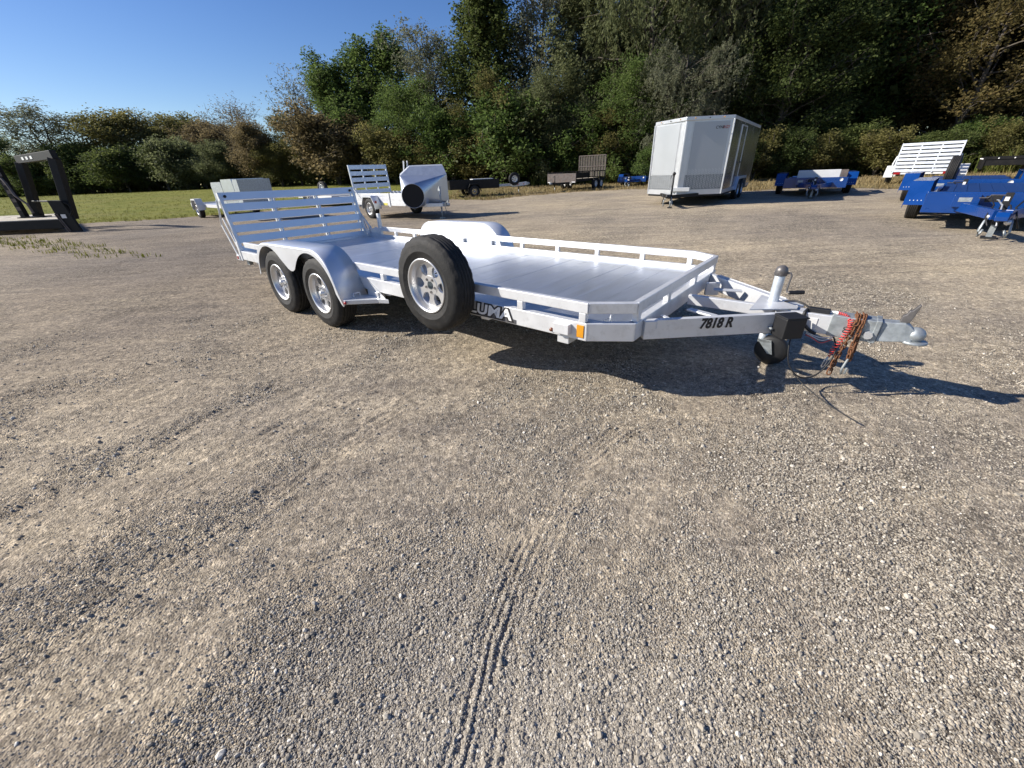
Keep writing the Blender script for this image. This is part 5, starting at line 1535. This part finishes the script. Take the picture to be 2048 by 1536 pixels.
def black_flatbed():
    hd = -0.78
    T = thing('flatbed_trailer', 'black deck over trailer with a row of small lights at the far right edge', 'trailer', *pose(24.9, 20.6, hd))
    MB().box(-1.6, 5.5, -1.25, 1.25, 0.95, 1.06).build('deck', BLACKPAINT, T, 0.006)
    MB().box(-1.6, 5.5, -1.22, -1.10, 0.70, 0.948).build('side_beam', BLACKPAINT, T, 0.006)
    MB().box(-1.6, 5.5, 1.10, 1.22, 0.70, 0.948).build('side_beam', BLACKPAINT, T, 0.006)
    MB().box(-1.68, -1.601, -1.25, 1.25, 0.55, 1.05).build('rear_beam', BLACKPAINT, T, 0.006)
    for i in range(12): MB().sphere((-1.2 + i * 0.5, -1.2535, 0.995), 0.03, 8).build('marker_light', WHITEPL, T)
    for i in range(4): MB().sphere((-1.684, -0.9 + i * 0.6, 0.98), 0.03, 8).build('marker_light', WHITEPL, T)
    for s in (-1, 1):
        for x in (0.4, 1.3): make_wheel(T, (x, s * 0.95, 0.37), side=s, detail=False, r=0.37, rim_mat=DARKCAP)
    MB().box(-0.2, 2.0, -0.9, 0.9, 0.45, 0.69).build('axle_frame', BLACKPAINT, T)
black_flatbed()

# --- enclosed cargo trailer
def cargo():
    b = Vector((0.60, 0.80, 0)); hd = math.atan2(-b.y, -b.x)      # +x points to the nose
    T = thing('cargo_trailer', 'silver enclosed cargo trailer with a wedge nose and one bright pearl panel', 'trailer', (5.98, 14.93, tz(5.98, 14.93)), hd)
    # local: nose at x=0, corners at x=-0.80, y=+-1.26 ; y>0 is the picture's right? (left of travel)
    HW, V0, L, Z0, Z1 = 1.26, 0.80, 6.0, 0.36, 2.62
    def shell(x, s): return (x, s * HW)
    # side walls
    for s in (-1, 1):
        m = MB(); m.box(-V0 - L, -V0, min(s * (HW - 0.04), s * HW), max(s * (HW - 0.04), s * HW), Z0, Z1 - 0.10)
        m.build('side_wall', SKINS, T)
    MB().box(-V0 - L - 0.04, -V0 - L - 0.001, -HW, HW, Z0, Z1 - 0.1).build('rear_door', SKIN, T)
    MB().prism([(0.06, 0), (-V0, HW + 0.005), (-V0 - L, HW + 0.005), (-V0 - L, -HW - 0.005), (-V0, -HW - 0.005)], Z1 - 0.10, Z1, plane='xy').build('roof', TRIM, T, 0.01)
    MB().prism([(-0.03, 0), (-V0, HW - 0.02), (-V0 - L, HW - 0.02), (-V0 - L, -HW + 0.02), (-V0, -HW + 0.02)], Z0 - 0.06, Z0 - 0.002, plane='xy').build('floor_frame', BLACKPAINT, T)
    # two nose faces, each with panel, tread plate and trims
    for s in (-1, 1):
        a = Vector((0.0, 0.0, 0)); c = Vector((-V0, s * HW, 0)); d = (c - a); Ln = d.length; d.normalize()
        nr = Vector((-d.y, d.x, 0)) * (1 if s < 0 else -1)
        if nr.x < 0: nr = -nr
        M = Matrix(((d.x, nr.x, 0, a.x), (d.y, nr.y, 0, a.y), (0, 0, 1, 0), (0, 0, 0, 1)))
        MB().box(0.0, Ln, -0.045, -0.005, Z0, Z1 - 0.1, M).build('nose_wall', TRIM, T)
        pan = MB().box(0.26, Ln - 0.12, -0.0045, 0.006, 0.98, Z1 - 0.15, M).build('nose_panel', SKINW, T)
        tp = MB().box(0.20, Ln - 0.02, -0.0045, 0.004, Z0 + 0.16, 0.97, M).build('tread_plate', TREAD, T)
        studs = MB()
        for i in range(22):
            for k in range(11):
                u = 0.235 + i * (Ln - 0.28) / 22; z = Z0 + 0.19 + k * 0.053 + (0.026 if i % 2 else 0)
                studs.bar(M @ Vector((u, 0.0045, z)), M @ Vector((u + 0.012 * (1 if i % 2 else -1), 0.0045, z + 0.032)), 0.006, 0.012, up=M.to_3x3() @ Vector((1, 0, 0)))
        for k in range(36):
            for u in (0.215, 0.235, Ln - 0.085, Ln - 0.055):
                z = 1.0 + k * 0.043 + (0.02 if int(u * 1000) % 3 else 0)
                studs.bar(M @ Vector((u, -0.002, z)), M @ Vector((u + 0.008, -0.002, z + 0.026)), 0.01, 0.010, up=M.to_3x3() @ Vector((1, 0, 0)))
        studs.build('tread_pattern', TRIM, tp)['kind'] = 'stuff'  # bright studs on the darkened plate paint sky highlights into the colour
        MB().box(0.02, Ln - 0.01, -0.0045, 0.012, Z0, Z0 + 0.15, M).build('bottom_trim', TRIM, T)
        for i in range(3):
            u = 0.25 + i * 0.45
            MB().sphere(M @ Vector((u, 0.05, Z1 - 0.045)), 0.018, 8).build('clearance_light', AMBER if i != 1 else BLACK, T)
        if s > 0:
            MR = M
    MB().lathe([(0.05, Z0 + 0.02), (0.055, Z1 - 0.10)], 16, Matrix.Translation((-0.035, 0, 0)) @ Matrix(((1, 0, 0, 0), (0, 0, 1, 0), (0, 1, 0, 0), (0, 0, 0, 1)))).build('nose_trim', TRIM, T)
    for s in (-1, 1):
        MB().box(-V0 - 0.03, -V0 + 0.03, s * HW - 0.02, s * HW + 0.02, Z0, Z1 - 0.102).build('corner_trim', TRIM, T, 0.008)
        MB().box(-V0 - L, -V0 - 0.031, min(s * (HW + 0.0005), s * (HW + 0.01)), max(s * (HW + 0.0005), s * (HW + 0.01)), Z0, Z0 + 0.12).build('side_trim', TRIM, T)
    # the right-hand side in the picture (s=+1): entrance door, fender, wheels
    for s in (1, -1):
        if s > 0:
            dr = MB().box(-V0 - 2.55, -V0 - 1.65, HW + 0.0005, HW + 0.012, 0.52, 2.40).build('entry_door', SKINS, T, 0.004)
            fr = MB()
            for x in (-V0 - 2.59, -V0 - 1.61): fr.box(x - 0.02, x + 0.02, HW + 0.0005, HW + 0.024, 0.50, 2.44)
            fr.box(-V0 - 2.57, -V0 - 1.63, HW + 0.0005, HW + 0.023, 2.402, 2.44); fr.build('door_frame', TRIM, dr)
            MB().box(-V0 - 1.82, -V0 - 1.72, HW + 0.0125, HW + 0.045, 1.25, 1.33).build('door_handle', BLACK, dr)
            MB().box(-V0 - 2.60, -V0 - 2.40, HW + 0.0125, HW + 0.04, 1.27, 1.31).build('door_bar', BLACK, dr)
        P = [(-V0 - 2.30, 0.36), (-V0 - 2.55, 0.80), (-V0 - 4.25, 0.80), (-V0 - 4.5, 0.36)]
        V, F = [], []
        for x_, z_ in P: V += [(x_, s * (HW + 0.002), z_), (x_, s * (HW + 0.10), z_), (x_, s * (HW + 0.10), z_ - 0.08)]
        for i in range(3):
            for k in range(2): F.append((i * 3 + k, i * 3 + k + 1, i * 3 + 4 + k, i * 3 + 3 + k))
        solidify(MB().add(V, F).build('fender', TRIM, T), 0.008)
        MB().prism([(-V0 - 2.32, 0.355), (-V0 - 2.57, 0.79), (-V0 - 4.23, 0.79), (-V0 - 4.48, 0.355)], s * (HW + 0.011) - 0.002, s * (HW + 0.011) + 0.002).build('wheel_well', BLACK, T)
        for x in (-V0 - 2.95, -V0 - 3.82): make_wheel(T, (x, s * (HW - 0.02), 0.345), side=s, detail=False, r=0.36)
    # maker's letters on the grey nose panel
    for body, dx, mt in (('CYNE', 0.0, LETTER), ('RGY', 0.205, LETTERR)):
        ML = MR @ Matrix.Translation((Ln - 0.42 + dx * 1.0, 0.0075, 2.30)) @ Matrix(((-1 if False else 1, 0, 0, 0), (0, 0, 1, 0), (0, 1, 0, 0), (0, 0, 0, 1)))
        t = text_obj('lettering', body, 0.11, mt, T, ML, 0.001, 0.002, 0.1, 0.95)
    # tongue
    MB().prism([(0.05, Z0 + 0.12), (-0.04, Z0 + 0.12), (-0.04, Z0 + 0.24), (0.05, Z0 + 0.24)], -0.2, 0.42).build('tongue_cover', TRIM, T, 0.006)
    for s in (-1, 1): MB().bar((-0.35, s * 0.62, Z0 + 0.0), (0.75, s * 0.06, Z0 + 0.0), 0.08, 0.10).build('tongue_beam', BLACKPAINT, T, 0.005)
    cp = MB(); cp.box(0.70, 0.98, -0.05, 0.05, Z0 - 0.04, Z0 + 0.07); cp.sphere((1.02, 0, Z0 + 0.02), 0.065, 10); cp.build('coupler', BLACK, T)
    j = jack_small(T, 0.58, 1.02, BLACK)
    MB().sphere((0.58, 0, 1.03), 0.055, 10).build('jack_cap', BLACK, j)
    for s in (-1, 1): MB().tube([(0.8, s * 0.07, Z0), (0.9, s * 0.14, Z0 - 0.12), (0.88, s * 0.15, Z0 - 0.28), (0.84, s * 0.12, Z0 - 0.22)], 0.014, 6).build('safety_chain', GALV, T)
    MB().tube([(0.5, -0.3, Z0 + 0.02), (0.75, -0.25, Z0 + 0.08), (0.9, -0.15, Z0 - 0.05), (0.85, -0.2, Z0 - 0.2)], 0.014, 6).build('wiring_cable', BLACK, T)
cargo()

# --- black gooseneck trailer cut by the left edge
def gooseneck():
    T = thing('gooseneck_trailer', 'black gooseneck trailer with a bleached wood deck cut off by the left edge', 'trailer', (-15.05, 15.4, tz(-15.05, 15.4)), 0.0)
    # local x to the right; the deck runs off to the left, the neck stands over its right end
    for i in range(13):
        y = -0.42 + i * 0.28
        for k, (a, b) in enumerate(((-9.5, -6.6), (-6.59, -4.3 - 0.3 * (i % 2)), (-4.29 - 0.3 * (i % 2), -0.36 - i * 0.29))):
            MB().box(a, b - 0.01, y + 0.004, y + 0.272, 0.39, 0.43 + 0.004 * ((i + k) % 3)).build('deck_board', WOOD, T)
    for y in (-0.48, 3.28): MB().box(-9.0, -0.36 - (3.9 if y > 0 else 0), y - 0.055, y + 0.055, 0.14, 0.425).build('side_beam', BLACKPAINT, T, 0.008)
    MB().bar((-0.33, -0.42, 0.30), (-4.2, 3.22, 0.30), 0.06, 0.24).build('front_beam', BLACKPAINT, T, 0.008)
    MB().prism([(-0.15, 0.02), (0.28, 0.02), (0.22, 0.45), (0.12, 1.0), (-0.33, 1.02), (-0.30, 0.55)], -0.62, -0.54).build('foot_plate', BLACKPAINT, T, 0.008)
    MB().box(-0.12, 0.04, -0.635, -0.621, 0.46, 0.58).build('plate_slot', REFL, T)
    for i in range(2): MB().bar((-0.29 + i * 0.07, -0.64, 0.60), (-0.13 + i * 0.07, -0.64, 0.04), 0.03, 0.025).build('plate_rib', RUSTYGREY, T)
    for (x0, y, x1) in ((0.0, -0.40, 0.42), (-2.85, 1.20, -2.40)):
        MB().bar((x0, y, 0.43), (x1, y, 2.24), 0.20, 0.26, up=(1, 0, 0)).build('neck_upright', BLACKPAINT, T, 0.01)
        MB().bar((x0 - 0.13, y, 0.80), (x1 - 0.16, y, 2.20), 0.05, 0.04, up=(1, 0, 0)).build('neck_rib', BLACKPAINT, T)
    b0, b1 = Vector((-2.50, 1.26, 2.33)), Vector((0.56, -0.48, 2.33))
    MB().bar(b0, b1, 0.16, 0.24).build('neck_beam', BLACKPAINT, T, 0.01)
    dv = (b1 - b0).normalized(); nv = Vector((dv.y, -dv.x, 0))
    for i in range(3):
        c0 = b0 + dv * (0.75 + i * 0.42) + nv * 0.086
        MB().bar(c0, c0 + dv * 0.20, 0.012, 0.09).build('marker_light', REFL, T)
    MB().tube([(-2.65, 1.10, 0.98), (-0.15, -0.40, 0.98)], 0.03, 8).build('cross_bar', BLACKPAINT, T)
    MB().tube([(0.16, -0.60, 0.52), (0.30, -0.60, 0.66), (0.32, -0.60, 0.86), (0.18, -0.60, 0.95)], 0.03, 8).build('tie_handle', BLACKPAINT, T)
    jk = MB().box(-3.10, -2.92, 0.80, 0.97, 0.46, 2.15).build('landing_jack', BLACKPAINT, T, 0.01)
    MB().tube([(-2.95, 0.78, 1.75), (-2.80, 0.70, 1.6), (-2.72, 0.68, 1.2), (-2.45, 0.68, 0.9), (-2.42, 0.68, 0.6)], 0.04, 6).build('jack_handle', RUSTYGREY, jk)
    MB().box(-3.15, -2.45, 0.72, 1.30, 0.4395, 0.475).build('jack_foot', BLACKPAINT, jk)
    for i in range(5): MB().box(-3.06 + i * 0.01, -2.92 + i * 0.01, 0.785, 0.799, 0.7 + i * 0.28, 0.82 + i * 0.28).build('jack_label', RUSTYGREY, jk)
gooseneck()
